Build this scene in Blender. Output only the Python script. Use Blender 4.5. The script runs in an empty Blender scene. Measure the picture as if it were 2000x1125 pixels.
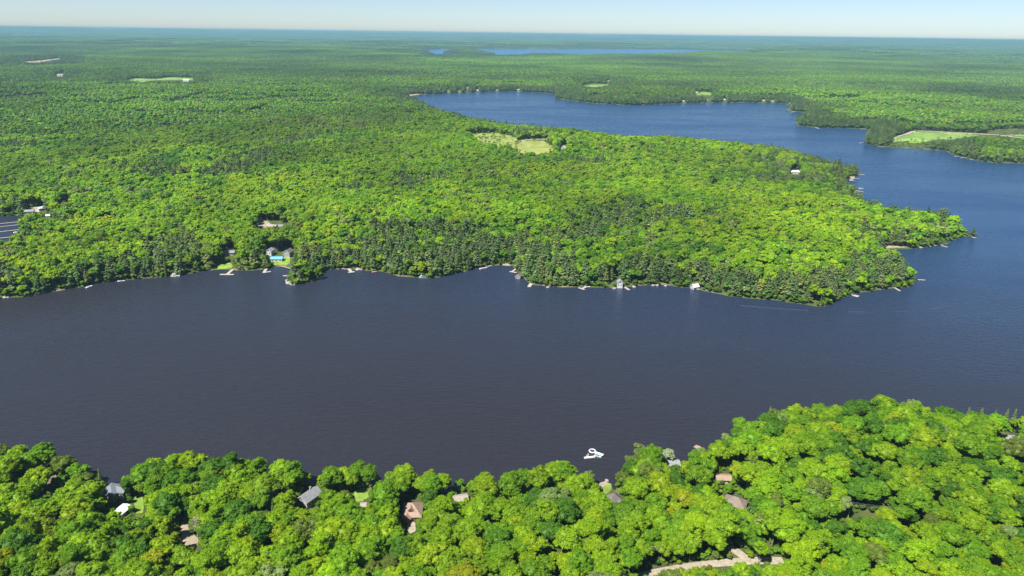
import bpy, math, random
import numpy as np
from mathutils import Vector, Matrix

R = math.radians
rng = np.random.default_rng(7)
random.seed(7)
scn = bpy.context.scene
COL = scn.collection

# ------------------------------------------------------------------ camera, sky, sun, exposure
PW, PH, FPX = 2000.0, 1125.0, 1332.0        # photograph size, focal length in its pixels (24 mm)
CAMZ = 250.0
PITCH, ROLL = R(20.50), R(0.76)
fwd = np.array([0.0, math.cos(PITCH), -math.sin(PITCH)])
_r0 = np.array([1.0, 0.0, 0.0])
_u0 = np.array([0.0, math.sin(PITCH), math.cos(PITCH)])
rgt = _r0 * math.cos(ROLL) + _u0 * math.sin(ROLL)
upv = -_r0 * math.sin(ROLL) + _u0 * math.cos(ROLL)

cam_data = bpy.data.cameras.new('camera')
cam_data.sensor_width = 36.0
cam_data.lens = FPX / PW * 36.0
cam_data.clip_start = 1.0
cam_data.clip_end = 120000.0
cam = bpy.data.objects.new('camera', cam_data)
COL.objects.link(cam)
m = Matrix.Identity(4)
for i in range(3):
    m[i][0], m[i][1], m[i][2] = rgt[i], upv[i], -fwd[i]
m[0][3], m[1][3], m[2][3] = 0, 0, CAMZ
cam.matrix_world = m
scn.camera = cam

SUN_EL = R(57.0)
SUN_AZ = R(226.0)            # clockwise from +Y (the view direction): left and behind the camera
sdir = Vector((math.sin(SUN_AZ) * math.cos(SUN_EL), math.cos(SUN_AZ) * math.cos(SUN_EL), math.sin(SUN_EL)))

world = bpy.data.worlds.new('World')
scn.world = world
world.use_nodes = True
wn = world.node_tree.nodes
wl = world.node_tree.links
sky = wn.new('ShaderNodeTexSky')
sky.sky_type = 'NISHITA'
sky.sun_disc = False
sky.sun_elevation = SUN_EL
sky.sun_rotation = SUN_AZ
sky.altitude = 300.0
sky.air_density = 0.66
sky.dust_density = 0.4
sky.ozone_density = 2.6
bg = wn.get('Background') or wn.new('ShaderNodeBackground')
bg.inputs['Strength'].default_value = 0.053
wl.new(sky.outputs['Color'], bg.inputs['Color'])

sl = bpy.data.lights.new('sun', 'SUN')
sl.energy = 4.8
sl.angle = R(0.55)
sl.color = (1.0, 0.955, 0.88)
sun = bpy.data.objects.new('sun', sl)
sun.rotation_euler = sdir.to_track_quat('Z', 'Y').to_euler()
sun.location = (0, 0, 600)
COL.objects.link(sun)

vs = scn.view_settings
vs.view_transform = 'Standard'
vs.look = 'None'
vs.exposure = 1.32
vs.gamma = 1.0
vs.use_curve_mapping = False
scn.cycles.use_denoising = True
scn.cycles.denoiser = 'OPENIMAGEDENOISE'
scn.cycles.denoising_input_passes = 'RGB_ALBEDO_NORMAL'
scn.cycles.denoising_prefilter = 'ACCURATE'
scn.cycles.max_bounces = 8
scn.cycles.diffuse_bounces = 5
scn.cycles.transmission_bounces = 3
scn.cycles.volume_bounces = 1
scn.cycles.sample_clamp_indirect = 4.0
scn.render.film_transparent = False

# ------------------------------------------------------------------ pixel <-> place
def ground(px, py, z=0.0):
    """the point of height z that shows at pixel (px, py) of the photograph"""
    d = fwd + rgt * ((px - PW / 2) / FPX) + upv * ((PH / 2 - py) / FPX)
    t = (z - CAMZ) / d[2]
    return np.array([d[0] * t, d[1] * t])

def project(x, y, z):
    p0 = np.asarray(x, float); p1 = np.asarray(y, float); p2 = np.asarray(z, float) - CAMZ
    dep = p0 * fwd[0] + p1 * fwd[1] + p2 * fwd[2]
    dep = np.where(dep > 1, dep, 1)
    a = (p0 * rgt[0] + p1 * rgt[1] + p2 * rgt[2]) / dep * FPX + PW / 2
    b = PH / 2 - (p0 * upv[0] + p1 * upv[1] + p2 * upv[2]) / dep * FPX
    return a, b, dep

def in_poly(x, y, poly):
    x = np.asarray(x, float); y = np.asarray(y, float)
    ins = np.zeros(x.shape, bool)
    n = len(poly)
    for i in range(n):
        x1, y1 = poly[i]; x2, y2 = poly[(i + 1) % n]
        if y1 == y2: continue
        c = ((y1 > y) != (y2 > y)) & (x < (x2 - x1) * (y - y1) / (y2 - y1) + x1)
        ins ^= c
    return ins

def sdf_poly(x, y, poly):
    """signed distance, positive inside"""
    d2 = np.full(x.shape, 1e18)
    n = len(poly)
    for i in range(n):
        ax, ay = poly[i]; bx, by = poly[(i + 1) % n]
        ex, ey = bx - ax, by - ay
        L = ex * ex + ey * ey + 1e-9
        t = np.clip(((x - ax) * ex + (y - ay) * ey) / L, 0, 1)
        dx = x - ax - t * ex; dy = y - ay - t * ey
        np.minimum(d2, dx * dx + dy * dy, out=d2)
    s = np.sqrt(d2)
    return np.where(in_poly(x, y, poly), s, -s)

def _hash(ix, iy, seed):
    h = (ix.astype(np.int64) * 374761393 + iy.astype(np.int64) * 668265263 + seed * 1442695041) & 0xFFFFFFFF
    h = ((h ^ (h >> 13)) * 1274126177) & 0xFFFFFFFF
    return ((h ^ (h >> 16)) & 0xFFFF) / 65535.0

def vnoise(x, y, seed=0):
    x = np.asarray(x, float); y = np.asarray(y, float)
    ix = np.floor(x); iy = np.floor(y)
    fx = x - ix; fy = y - iy
    fx = fx * fx * (3 - 2 * fx); fy = fy * fy * (3 - 2 * fy)
    a = _hash(ix, iy, seed); b = _hash(ix + 1, iy, seed)
    c = _hash(ix, iy + 1, seed); d = _hash(ix + 1, iy + 1, seed)
    return (a * (1 - fx) + b * fx) * (1 - fy) + (c * (1 - fx) + d * fx) * fy

def fbm(x, y, seed=0, o=3):
    s = 0; a = 0.5; t = 0
    for k in range(o):
        s = s + a * vnoise(x * 2 ** k, y * 2 ** k, seed + k * 17); t += a; a *= 0.5
    return s / t

def sstep(a, b, x):
    t = np.clip((x - a) / (b - a), 0, 1)
    return t * t * (3 - 2 * t)

# ------------------------------------------------------------------ water outlines (pixel, pixel, height seen there)
CN = 17.0      # canopy height along the near shore
near_shore = [(-700, 845, CN), (-300, 855, CN), (0, 864, CN), (70, 864, CN), (130, 870, CN), (165, 890, CN), (200, 902, CN), (260, 893, CN),
              (330, 888, CN), (400, 884, CN), (480, 884, CN), (560, 884, CN), (620, 896, CN), (655, 900, CN), (700, 888, CN),
              (722, 905, CN), (740, 938, CN), (758, 908, CN), (800, 904, CN), (850, 906, CN), (876, 925, CN), (893, 958, 0),
              (920, 952, 0), (950, 920, CN), (1000, 908, CN), (1050, 898, CN), (1105, 888, CN), (1135, 905, CN),
              (1165, 946, 0), (1192, 946, 0), (1205, 915, CN), (1226, 872, CN), (1240, 860, CN), (1264, 862, CN), (1280, 856, CN), (1300, 850, CN), (1318, 866, CN), (1350, 868, CN),
              (1385, 845, CN), (1430, 815, 18), (1500, 785, 19), (1560, 775, 20), (1640, 768, 22), (1740, 760, 23),
              (1790, 774, 22), (1840, 784, 20), (1900, 790, 19), (2000, 796, 18), (2300, 800, 18), (2700, 760, 18)]
right_far = [(2900, 420, 0), (2500, 345, 0), (2200, 326, 0), (2000, 319, 0), (1940, 318, 0), (1900, 313, 0), (1862, 303, 0), (1845, 294, 0), (1800, 291, 0), (1750, 288, 0),
             (1720, 287, 0), (1690, 282, 0), (1692, 262, 12), (1706, 253, 0), (1660, 251, 0), (1600, 250, 0), (1558, 246, 0), (1553, 238, 0),
             (1580, 226, 12), (1572, 220, 0), (1540, 216, 0), (1535, 212, 0), (1555, 205, 3), (1530, 202, 0), (1450, 200, 0), (1350, 201, 0),
             (1280, 204, 0), (1230, 206, 0), (1160, 202, 0), (1120, 197, 0), (1085, 192, 0), (1084, 184, 0), (1060, 181, 0),
             (1000, 178, 0), (950, 179, 0), (915, 181, 0), (880, 182, 0), (840, 184, 0), (800, 186, 0)]
pen_back = [(818, 191, 26), (860, 207, 27), (905, 218, 27), (960, 229, 26), (1000, 236, 26), (1060, 241, 26), (1110, 247, 26),
            (1170, 256, 26), (1235, 263, 26), (1270, 262, 24), (1330, 264, 26), (1400, 270, 24), (1480, 277, 24), (1530, 284, 22),
            (1560, 291, 22), (1600, 302, 21), (1650, 316, 20), (1685, 321, 19), (1692, 336, 0), (1665, 346, 0), (1655, 356, 0),
            (1668, 374, 0), (1680, 388, 12), (1720, 392, 20), (1760, 399, 20), (1810, 403, 20), (1862, 411, 19), (1885, 427, 19), (1903, 443, 15)]
pen_front = [(1908, 461, 0), (1868, 465, 0), (1852, 476, 0), (1800, 483, 0), (1770, 486, 0), (1724, 486, 0), (1730, 500, 0), (1760, 508, 8), (1784, 530, 6), (1790, 551, 0),
             (1775, 561, 0), (1740, 565, 0), (1690, 570, 0), (1640, 581, 0), (1625, 595, 0), (1590, 598, 0), (1560, 594, 0), (1520, 587, 0),
             (1450, 583, 0), (1390, 572, 0), (1355, 563, 0), (1300, 558, 0), (1255, 557, 0), (1210, 562, 0), (1150, 561, 0), (1080, 560, 0), (1042, 558, 0),
             (1028, 548, 0), (1015, 534, 0), (1000, 520, 0), (975, 517, 0), (945, 521, 0), (900, 532, 0), (860, 541, 0), (830, 543, 0), (775, 540, 0), (748, 530, 0),
             (720, 529, 0), (690, 526, 0), (640, 527, 0), (628, 532, 0), (625, 546, 0), (600, 553, 0), (572, 557, 0), (559, 551, 0), (566, 538, 0), (578, 528, 0), (568, 522, 0), (540, 519, 0),
             (525, 525, 0), (490, 529, 0), (430, 527, 0), (385, 532, 0), (330, 540, 0), (230, 548, 0), (150, 561, 0), (60, 577, 0), (0, 583, 0), (-250, 615, 0), (-700, 680, 0)]
main_lake = np.array([ground(*p) for p in near_shore + right_far + pen_back + pen_front])
far_lake = np.array([ground(*p) for p in [(810, 97, 0), (845, 110, 20), (858, 113, 20), (872, 109, 22), (884, 100.5, 0), (925, 99, 0), (960, 107, 24), (1050, 106, 24),
            (1150, 108, 24), (1280, 110, 22), (1440, 108, 10), (1475, 100, 0), (1330, 97, 0), (1200, 96, 0), (1000, 95.5, 0), (920, 95.5, 0), (885, 97.5, 0), (870, 96, 0)]])
left_bay = np.array([ground(*p) for p in [(-200, 432, 0), (0, 423, 0), (35, 421, 0), (56, 428, 0), (52, 445, 0), (30, 478, 10), (-10, 486, 10), (-200, 486, 10)]])
back_bay = np.array([ground(*p) for p in [(640, 186, 0), (680, 186.5, 0), (702, 189, 0), (690, 196, 22), (655, 193, 22)]])
WATERS = [main_lake, far_lake, left_bay]

def land_dist(x, y):
    """metres from the nearest water's edge, positive on land"""
    x = np.asarray(x, float); y = np.asarray(y, float)
    s = np.full(x.shape, -1e9)
    for w in WATERS:
        s = np.maximum(s, sdf_poly(x, y, w))
    wob = (fbm(x / 18, y / 18, 5, 2) - 0.5) * 7
    r = np.hypot(x, y)
    wob = wob + sstep(5200, 7500, r) * (fbm(x / 330, y / 500, 15, 3) - 0.52) * 400
    return -s + wob * sstep(0, 4, np.abs(s) + 2)

hump = ground(1750, 800, 25)
hump2 = ground(1180, 285, 25)
hump3 = ground(1290, 262, 25)
def height(x, y, s=None):
    x = np.asarray(x, float); y = np.asarray(y, float)
    if s is None: s = land_dist(x, y)
    r = np.hypot(x, y)
    A = 4 + 22 * (fbm(x / 420, y / 420, 11, 3) - 0.25)
    A = A + 10 * sstep(500, 1500, r) * (fbm(x / 900, y / 900, 31, 2) - 0.3)
    A = A + sstep(3500, 11000, r) * 115 * (fbm(x / 2300, y / 1700, 21, 3) - 0.40)
    A = A + sstep(12000, 34000, r) * (75 * (fbm(x / 9000, y / 7000, 41, 3) - 0.3) + 70 * np.clip(np.abs(x) / (np.abs(y) + 1) - 0.3, 0, 0.6))
    A = A + 135 * sstep(24000, 41000, r) * (.75 + .5 * fbm(x / 5000, y / 5000, 61, 2))
    A = A + 17 * np.exp(-((x - hump[0]) ** 2 + (y - hump[1] + 25) ** 2) / 70 ** 2)
    A = A + 13 * np.exp(-((x - hump2[0]) ** 2 + (y - hump2[1]) ** 2) / 190 ** 2)
    A = A + 9 * np.exp(-((x - hump3[0]) ** 2 + (y - hump3[1]) ** 2) / 120 ** 2)
    A = A + 34 * sstep(900, 1400, r) * sstep(6000, 3000, r) * (fbm(x / 330, y / 300, 51, 2) - 0.45)
    A = np.clip(A, 1.0, 222.0)
    ramp = np.where(y < 520, 85.0, 190.0)
    land = 0.25 + 0.14 * np.clip(s, 0, 9) + A * sstep(5, ramp, s)
    return np.where(s > 0, land, np.maximum(-3.5, 0.3 * s))

def spot(px, py, dz=0.0):
    """the place on the terrain (raised by dz) that shows at this pixel"""
    z = 4.0
    for _ in range(6):
        g = ground(px, py, z + dz)
        z = float(height(g[:1], g[1:2])[0])
    return np.array([g[0], g[1], max(z, 0.0)])

# ------------------------------------------------------------------ materials
def nodes_of(name):
    mt = bpy.data.materials.new(name)
    mt.use_nodes = True
    nt = mt.node_tree
    for n in list(nt.nodes): nt.nodes.remove(n)
    out = nt.nodes.new('ShaderNodeOutputMaterial')
    return mt, nt, out

def plain(name, col, rough=0.7, var=0.18, scale=1.5, metal=0.0, bump=0.0):
    mt, nt, out = nodes_of(name)
    N, L = nt.nodes, nt.links
    b = N.new('ShaderNodeBsdfPrincipled')
    b.inputs['Roughness'].default_value = rough
    b.inputs['Metallic'].default_value = metal
    tc = N.new('ShaderNodeTexCoord')
    nz = N.new('ShaderNodeTexNoise'); nz.inputs['Scale'].default_value = scale; nz.inputs['Detail'].default_value = 4
    L.new(tc.outputs['Object'], nz.inputs['Vector'])
    rp = N.new('ShaderNodeMapRange')
    rp.inputs['From Min'].default_value = 0.3; rp.inputs['From Max'].default_value = 0.7
    rp.inputs['To Min'].default_value = 1 - var; rp.inputs['To Max'].default_value = 1 + var
    L.new(nz.outputs['Fac'], rp.inputs['Value'])
    mx = N.new('ShaderNodeVectorMath'); mx.operation = 'SCALE'
    mx.inputs[0].default_value = col[:3]
    L.new(rp.outputs[0], mx.inputs['Scale'])
    L.new(mx.outputs[0], b.inputs['Base Color'])
    if bump:
        bp = N.new('ShaderNodeBump'); bp.inputs['Strength'].default_value = bump; bp.inputs['Distance'].default_value = 0.05
        L.new(nz.outputs['Fac'], bp.inputs['Height']); L.new(bp.outputs[0], b.inputs['Normal'])
    L.new(b.outputs[0], out.inputs['Surface'])
    return mt

def leaf_material(name, geo=False, transl=0.45, gloss=0.012):
    """colour comes from the tree's own 'tint'; each leaf clump differs a little by its 'clump' value"""
    mt, nt, out = nodes_of(name)
    N, L = nt.nodes, nt.links
    at = N.new('ShaderNodeAttribute'); at.attribute_name = 'tint'
    at.attribute_type = 'GEOMETRY' if geo else 'INSTANCER'
    cl = N.new('ShaderNodeAttribute'); cl.attribute_name = 'clump'; cl.attribute_type = 'GEOMETRY'
    ge = N.new('ShaderNodeNewGeometry')
    nz = N.new('ShaderNodeTexNoise'); nz.inputs['Scale'].default_value = 0.0011 if geo else 0.011; nz.inputs['Detail'].default_value = 3
    L.new(ge.outputs['Position'], nz.inputs['Vector'])
    hs = N.new('ShaderNodeHueSaturation')
    L.new(at.outputs['Color'], hs.inputs['Color'])
    mr = N.new('ShaderNodeMapRange')
    mr.inputs['To Min'].default_value = 0.78; mr.inputs['To Max'].default_value = 1.22
    L.new(cl.outputs['Fac'], mr.inputs['Value'])
    m2 = N.new('ShaderNodeMapRange')
    m2.inputs['From Min'].default_value = 0.32; m2.inputs['From Max'].default_value = 0.68
    m2.inputs['To Min'].default_value = 0.45 if geo else 0.85; m2.inputs['To Max'].default_value = 1.25 if geo else 1.12
    L.new(nz.outputs['Fac'], m2.inputs['Value'])
    mu = N.new('ShaderNodeMath'); mu.operation = 'MULTIPLY'
    L.new(mr.outputs[0], mu.inputs[0]); L.new(m2.outputs[0], mu.inputs[1])
    L.new(mu.outputs[0], hs.inputs['Value'])
    m3 = N.new('ShaderNodeMapRange')
    m3.inputs['To Min'].default_value = 0.506; m3.inputs['To Max'].default_value = 0.494
    L.new(cl.outputs['Fac'], m3.inputs['Value']); L.new(m3.outputs[0], hs.inputs['Hue'])
    d = N.new('ShaderNodeBsdfDiffuse'); t = N.new('ShaderNodeBsdfTranslucent')
    L.new(hs.outputs[0], d.inputs['Color'])
    tm = N.new('ShaderNodeVectorMath'); tm.operation = 'MULTIPLY'; tm.inputs[1].default_value = (1.35, 1.2, 0.6)
    L.new(hs.outputs[0], tm.inputs[0]); L.new(tm.outputs[0], t.inputs['Color'])
    mix = N.new('ShaderNodeMixShader'); mix.inputs[0].default_value = transl
    L.new(d.outputs[0], mix.inputs[1]); L.new(t.outputs[0], mix.inputs[2])
    g = N.new('ShaderNodeBsdfGlossy'); g.inputs['Roughness'].default_value = 0.5; g.inputs['Color'].default_value = (0.75, 0.85, 0.9, 1)
    m4 = N.new('ShaderNodeMixShader'); m4.inputs[0].default_value = gloss
    L.new(mix.outputs[0], m4.inputs[1]); L.new(g.outputs[0], m4.inputs[2])
    L.new(m4.outputs[0], out.inputs['Surface'])
    return mt

LEAF = leaf_material('broadleaf_foliage')
NEEDLE = leaf_material('needle_foliage', transl=0.16, gloss=0.015)
CANOPY = leaf_material('distant_canopy', geo=True, transl=0.25, gloss=0.01)
BARK = plain('bark', (0.16, 0.13, 0.105), 0.9, 0.3, 3)
TWIG = plain('bare_twigs', (0.30, 0.25, 0.21), 0.9, 0.2, 3)

def ground_material():
    mt, nt, out = nodes_of('forest_floor')
    N, L = nt.nodes, nt.links
    b = N.new('ShaderNodeBsdfDiffuse')
    ge = N.new('ShaderNodeNewGeometry')
    nz = N.new('ShaderNodeTexNoise'); nz.inputs['Scale'].default_value = 0.08; nz.inputs['Detail'].default_value = 8
    L.new(ge.outputs['Position'], nz.inputs['Vector'])
    cr = N.new('ShaderNodeValToRGB')
    cr.color_ramp.elements[0].position = 0.3; cr.color_ramp.elements[0].color = (0.030, 0.050, 0.014, 1)
    cr.color_ramp.elements[1].position = 0.75; cr.color_ramp.elements[1].color = (0.085, 0.115, 0.026, 1)
    e = cr.color_ramp.elements.new(0.55); e.color = (0.062, 0.075, 0.026, 1)
    L.new(nz.outputs['Fac'], cr.inputs[0])
    # a stony, sandy rim where the land meets the water (a level of the terrain itself)
    sp = N.new('ShaderNodeSeparateXYZ'); L.new(ge.outputs['Position'], sp.inputs[0])
    mr = N.new('ShaderNodeMapRange'); mr.inputs['From Min'].default_value = 0.45; mr.inputs['From Max'].default_value = 1.0
    mr.inputs['To Min'].default_value = 1.0; mr.inputs['To Max'].default_value = 0.0
    L.new(sp.outputs['Z'], mr.inputs['Value'])
    n2 = N.new('ShaderNodeTexNoise'); n2.inputs['Scale'].default_value = 0.035; n2.inputs['Detail'].default_value = 4
    L.new(ge.outputs['Position'], n2.inputs['Vector'])
    m5 = N.new('ShaderNodeMapRange'); m5.inputs['From Min'].default_value = 0.52; m5.inputs['From Max'].default_value = 0.64
    L.new(n2.outputs['Fac'], m5.inputs['Value'])
    mu = N.new('ShaderNodeMath'); mu.operation = 'MULTIPLY'
    L.new(mr.outputs[0], mu.inputs[0]); L.new(m5.outputs[0], mu.inputs[1])
    mx = N.new('ShaderNodeMix'); mx.data_type = 'RGBA'
    L.new(mu.outputs[0], mx.inputs['Factor']); L.new(cr.outputs[0], mx.inputs['A'])
    mx.inputs['B'].default_value = (0.17, 0.145, 0.11, 1)
    L.new(mx.outputs['Result'], b.inputs['Color'])
    L.new(b.outputs[0], out.inputs['Surface'])
    return mt

def water_material(name, base, deep=None):  # deep: base colour far out, with the sky's reflected blue painted in
    mt, nt, out = nodes_of(name)
    N, L = nt.nodes, nt.links
    b = N.new('ShaderNodeBsdfPrincipled')
    b.inputs['IOR'].default_value = 1.333
    b.inputs['Specular Tint'].default_value = (0.66, 0.84, 1.0, 1)
    ge = N.new('ShaderNodeNewGeometry')
    # wind: broad calmer and rougher lanes
    mp0 = N.new('ShaderNodeMapping'); mp0.inputs['Scale'].default_value = (0.0022, 0.0075, 1); mp0.inputs['Rotation'].default_value = (0, 0, R(-14))
    L.new(ge.outputs['Position'], mp0.inputs['Vector'])
    n0 = N.new('ShaderNodeTexNoise'); n0.inputs['Scale'].default_value = 1.0; n0.inputs['Detail'].default_value = 5; n0.inputs['Roughness'].default_value = 0.6
    L.new(mp0.outputs[0], n0.inputs['Vector'])
    wind = N.new('ShaderNodeMapRange'); wind.inputs['From Min'].default_value = 0.3; wind.inputs['From Max'].default_value = 0.7
    L.new(n0.outputs['Fac'], wind.inputs['Value'])
    rg = N.new('ShaderNodeMapRange'); rg.inputs['To Min'].default_value = 0.10; rg.inputs['To Max'].default_value = 0.40
    L.new(wind.outputs[0], rg.inputs['Value']); L.new(rg.outputs[0], b.inputs['Roughness'])
    mp = N.new('ShaderNodeMapping'); mp.inputs['Scale'].default_value = (0.11, 0.40, 1); mp.inputs['Rotation'].default_value = (0, 0, R(33))
    L.new(ge.outputs['Position'], mp.inputs['Vector'])
    n1 = N.new('ShaderNodeTexNoise'); n1.inputs['Scale'].default_value = 1.0; n1.inputs['Detail'].default_value = 3; n1.inputs['Distortion'].default_value = 0.4
    L.new(mp.outputs[0], n1.inputs['Vector'])
    st = N.new('ShaderNodeMapRange'); st.inputs['To Min'].default_value = 0.45; st.inputs['To Max'].default_value = 1.0
    L.new(wind.outputs[0], st.inputs['Value'])
    bp = N.new('ShaderNodeBump'); bp.inputs['Distance'].default_value = 1.05
    L.new(st.outputs[0], bp.inputs['Strength']); L.new(n1.outputs['Fac'], bp.inputs['Height'])
    L.new(bp.outputs[0], b.inputs['Normal'])
    # brownish body colour near; reflected sky blue is painted into it farther out
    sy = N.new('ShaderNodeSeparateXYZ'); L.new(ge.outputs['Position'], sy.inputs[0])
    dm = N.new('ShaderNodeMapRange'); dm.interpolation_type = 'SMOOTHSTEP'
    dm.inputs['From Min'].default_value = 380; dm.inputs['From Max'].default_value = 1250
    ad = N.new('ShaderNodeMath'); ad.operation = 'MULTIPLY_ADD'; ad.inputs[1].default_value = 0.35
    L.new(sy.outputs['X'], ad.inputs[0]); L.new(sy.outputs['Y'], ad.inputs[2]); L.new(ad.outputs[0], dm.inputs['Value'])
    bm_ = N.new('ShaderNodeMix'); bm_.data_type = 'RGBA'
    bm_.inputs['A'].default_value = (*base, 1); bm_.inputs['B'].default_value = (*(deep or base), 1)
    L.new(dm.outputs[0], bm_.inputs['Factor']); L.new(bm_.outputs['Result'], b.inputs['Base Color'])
    L.new(b.outputs[0], out.inputs['Surface'])
    return mt

M = {
    'ground': ground_material(),
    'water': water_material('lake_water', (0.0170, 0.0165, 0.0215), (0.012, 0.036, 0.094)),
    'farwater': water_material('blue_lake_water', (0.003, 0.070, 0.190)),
    'grass': plain('mown_grass', (0.115, 0.195, 0.03), 0.9, 0.4, 0.03),
    'lawn': plain('lawn_grass', (0.13, 0.21, 0.022), 0.9, 0.3, 0.2),
    'hay': plain('dry_meadow', (0.17, 0.20, 0.04), 0.9, 0.25, 0.05),
    'sand': plain('sand', (0.23, 0.19, 0.13), 0.9, 0.15, 0.4),
    'gravel': plain('gravel', (0.25, 0.215, 0.16), 0.95, 0.2, 0.6),
    'soil': plain('brown_soil', (0.15, 0.14, 0.065), 0.95, 0.25, 0.05),
    'rock': plain('granite', (0.24, 0.22, 0.20), 0.85, 0.3, 0.8, bump=0.5),
    'wood': plain('weathered_wood', (0.50, 0.44, 0.38), 0.8, 0.15, 1.2),
    'palewood': plain('pale_wood', (0.28, 0.255, 0.23), 0.8, 0.12, 1.2),
    'darkwood': plain('dark_wood', (0.12, 0.08, 0.06), 0.8, 0.2, 1.5),
    'white': plain('white_paint', (0.46, 0.46, 0.455), 0.5, 0.05, 0.8),
    'cream': plain('cream_siding', (0.38, 0.355, 0.31), 0.7, 0.1, 0.8),
    'greywall': plain('grey_siding', (0.26, 0.26, 0.25), 0.7, 0.1, 0.8),
    'redwall': plain('red_brown_siding', (0.23, 0.11, 0.08), 0.7, 0.15, 0.8),
    'slate': plain('blue_grey_shingles', (0.115, 0.13, 0.155), 0.85, 0.18, 0.8),
    'greyroof': plain('grey_shingles', (0.165, 0.172, 0.185), 0.85, 0.18, 0.8),
    'tanroof': plain('tan_brown_shingles', (0.235, 0.168, 0.125), 0.85, 0.16, 0.8),
    'brownroof': plain('grey_brown_shingles', (0.145, 0.115, 0.095), 0.85, 0.18, 0.8),
    'paleroof': plain('pale_brown_shingles', (0.23, 0.195, 0.17), 0.85, 0.15, 0.8),
    'darkroof': plain('dark_taupe_shingles', (0.095, 0.083, 0.08), 0.85, 0.18, 0.8),
    'orangeroof': plain('orange_brown_roof', (0.235, 0.165, 0.11), 0.85, 0.15, 0.8),
    'blueroof': plain('blue_metal_roof', (0.10, 0.34, 0.62), 0.5, 0.08, 0.8),
    'glass': plain('window_glass', (0.04, 0.05, 0.06), 0.1, 0.1, 1),
    'teal': plain('turquoise_foam', (0.45, 0.78, 0.80), 0.6, 0.06, 1),
    'black': plain('black_mesh', (0.03, 0.03, 0.035), 0.6, 0.1, 1),
    'red': plain('red_paint', (0.6, 0.10, 0.05), 0.5, 0.1, 1),
    'metal': plain('galvanised_metal', (0.5, 0.5, 0.5), 0.4, 0.1, 1, metal=0.6),
    'foam': plain('wake_foam', (0.045, 0.05, 0.06), 0.6, 0.3, 0.2),
    'bluehull': plain('blue_hull_paint', (0.10, 0.22, 0.42), 0.4, 0.1, 1),
}

# ------------------------------------------------------------------ mesh helpers
def mesh_np(name, V, faces_list, mats, attrs=None, smooth=False):
    """faces_list: [(int array (n,k), material index)]"""
    me = bpy.data.meshes.new(name)
    V = np.asarray(V, np.float32)
    me.vertices.add(len(V)); me.vertices.foreach_set('co', V.ravel())
    li, ls, mi = [], [], []
    at = 0
    for Fc, k in faces_list:
        Fc = np.asarray(Fc, np.int32)
        if not len(Fc): continue
        n, w = Fc.shape
        li.append(Fc.ravel()); ls.append(at + np.arange(n, dtype=np.int32) * w); mi.append(np.full(n, k, np.int32))
        at += n * w
    li = np.concatenate(li); ls = np.concatenate(ls); mi = np.concatenate(mi)
    me.loops.add(len(li)); me.loops.foreach_set('vertex_index', li)
    me.polygons.add(len(ls)); me.polygons.foreach_set('loop_start', ls)
    me.polygons.foreach_set('material_index', mi)
    for mt in mats: me.materials.append(mt)
    for nm, (typ, arr) in (attrs or {}).items():
        a = me.attributes.new(nm, typ, 'POINT')
        if typ == 'FLOAT': a.data.foreach_set('value', np.asarray(arr, np.float32))
        elif typ == 'INT': a.data.foreach_set('value', np.asarray(arr, np.int32))
        elif typ == 'FLOAT_COLOR': a.data.foreach_set('color', np.asarray(arr, np.float32).ravel())
        elif typ == 'FLOAT_VECTOR': a.data.foreach_set('vector', np.asarray(arr, np.float32).ravel())
    me.update(calc_edges=True)
    me.validate()
    me.polygons.foreach_set('use_smooth', np.full(len(me.polygons), smooth))
    return me

def link(name, me, parent=None, loc=None, rz=0.0):
    o = bpy.data.objects.new(name, me)
    COL.objects.link(o)
    if parent is not None: o.parent = parent
    if loc is not None: o.location = loc
    if rz: o.rotation_euler = (0, 0, rz)
    return o

def tag(o, label=None, cat=None, group=None, kind=None):
    if label: o['label'] = label
    if cat: o['category'] = cat
    if group: o['group'] = group
    if kind: o['kind'] = kind
    return o

def thing(name, label, cat, loc, rz=0.0, group=None):
    o = bpy.data.objects.new(name, None)
    o.empty_display_size = 1.0
    COL.objects.link(o)
    o.location = loc; o.rotation_euler = (0, 0, rz)
    return tag(o, label, cat, group)

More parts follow.
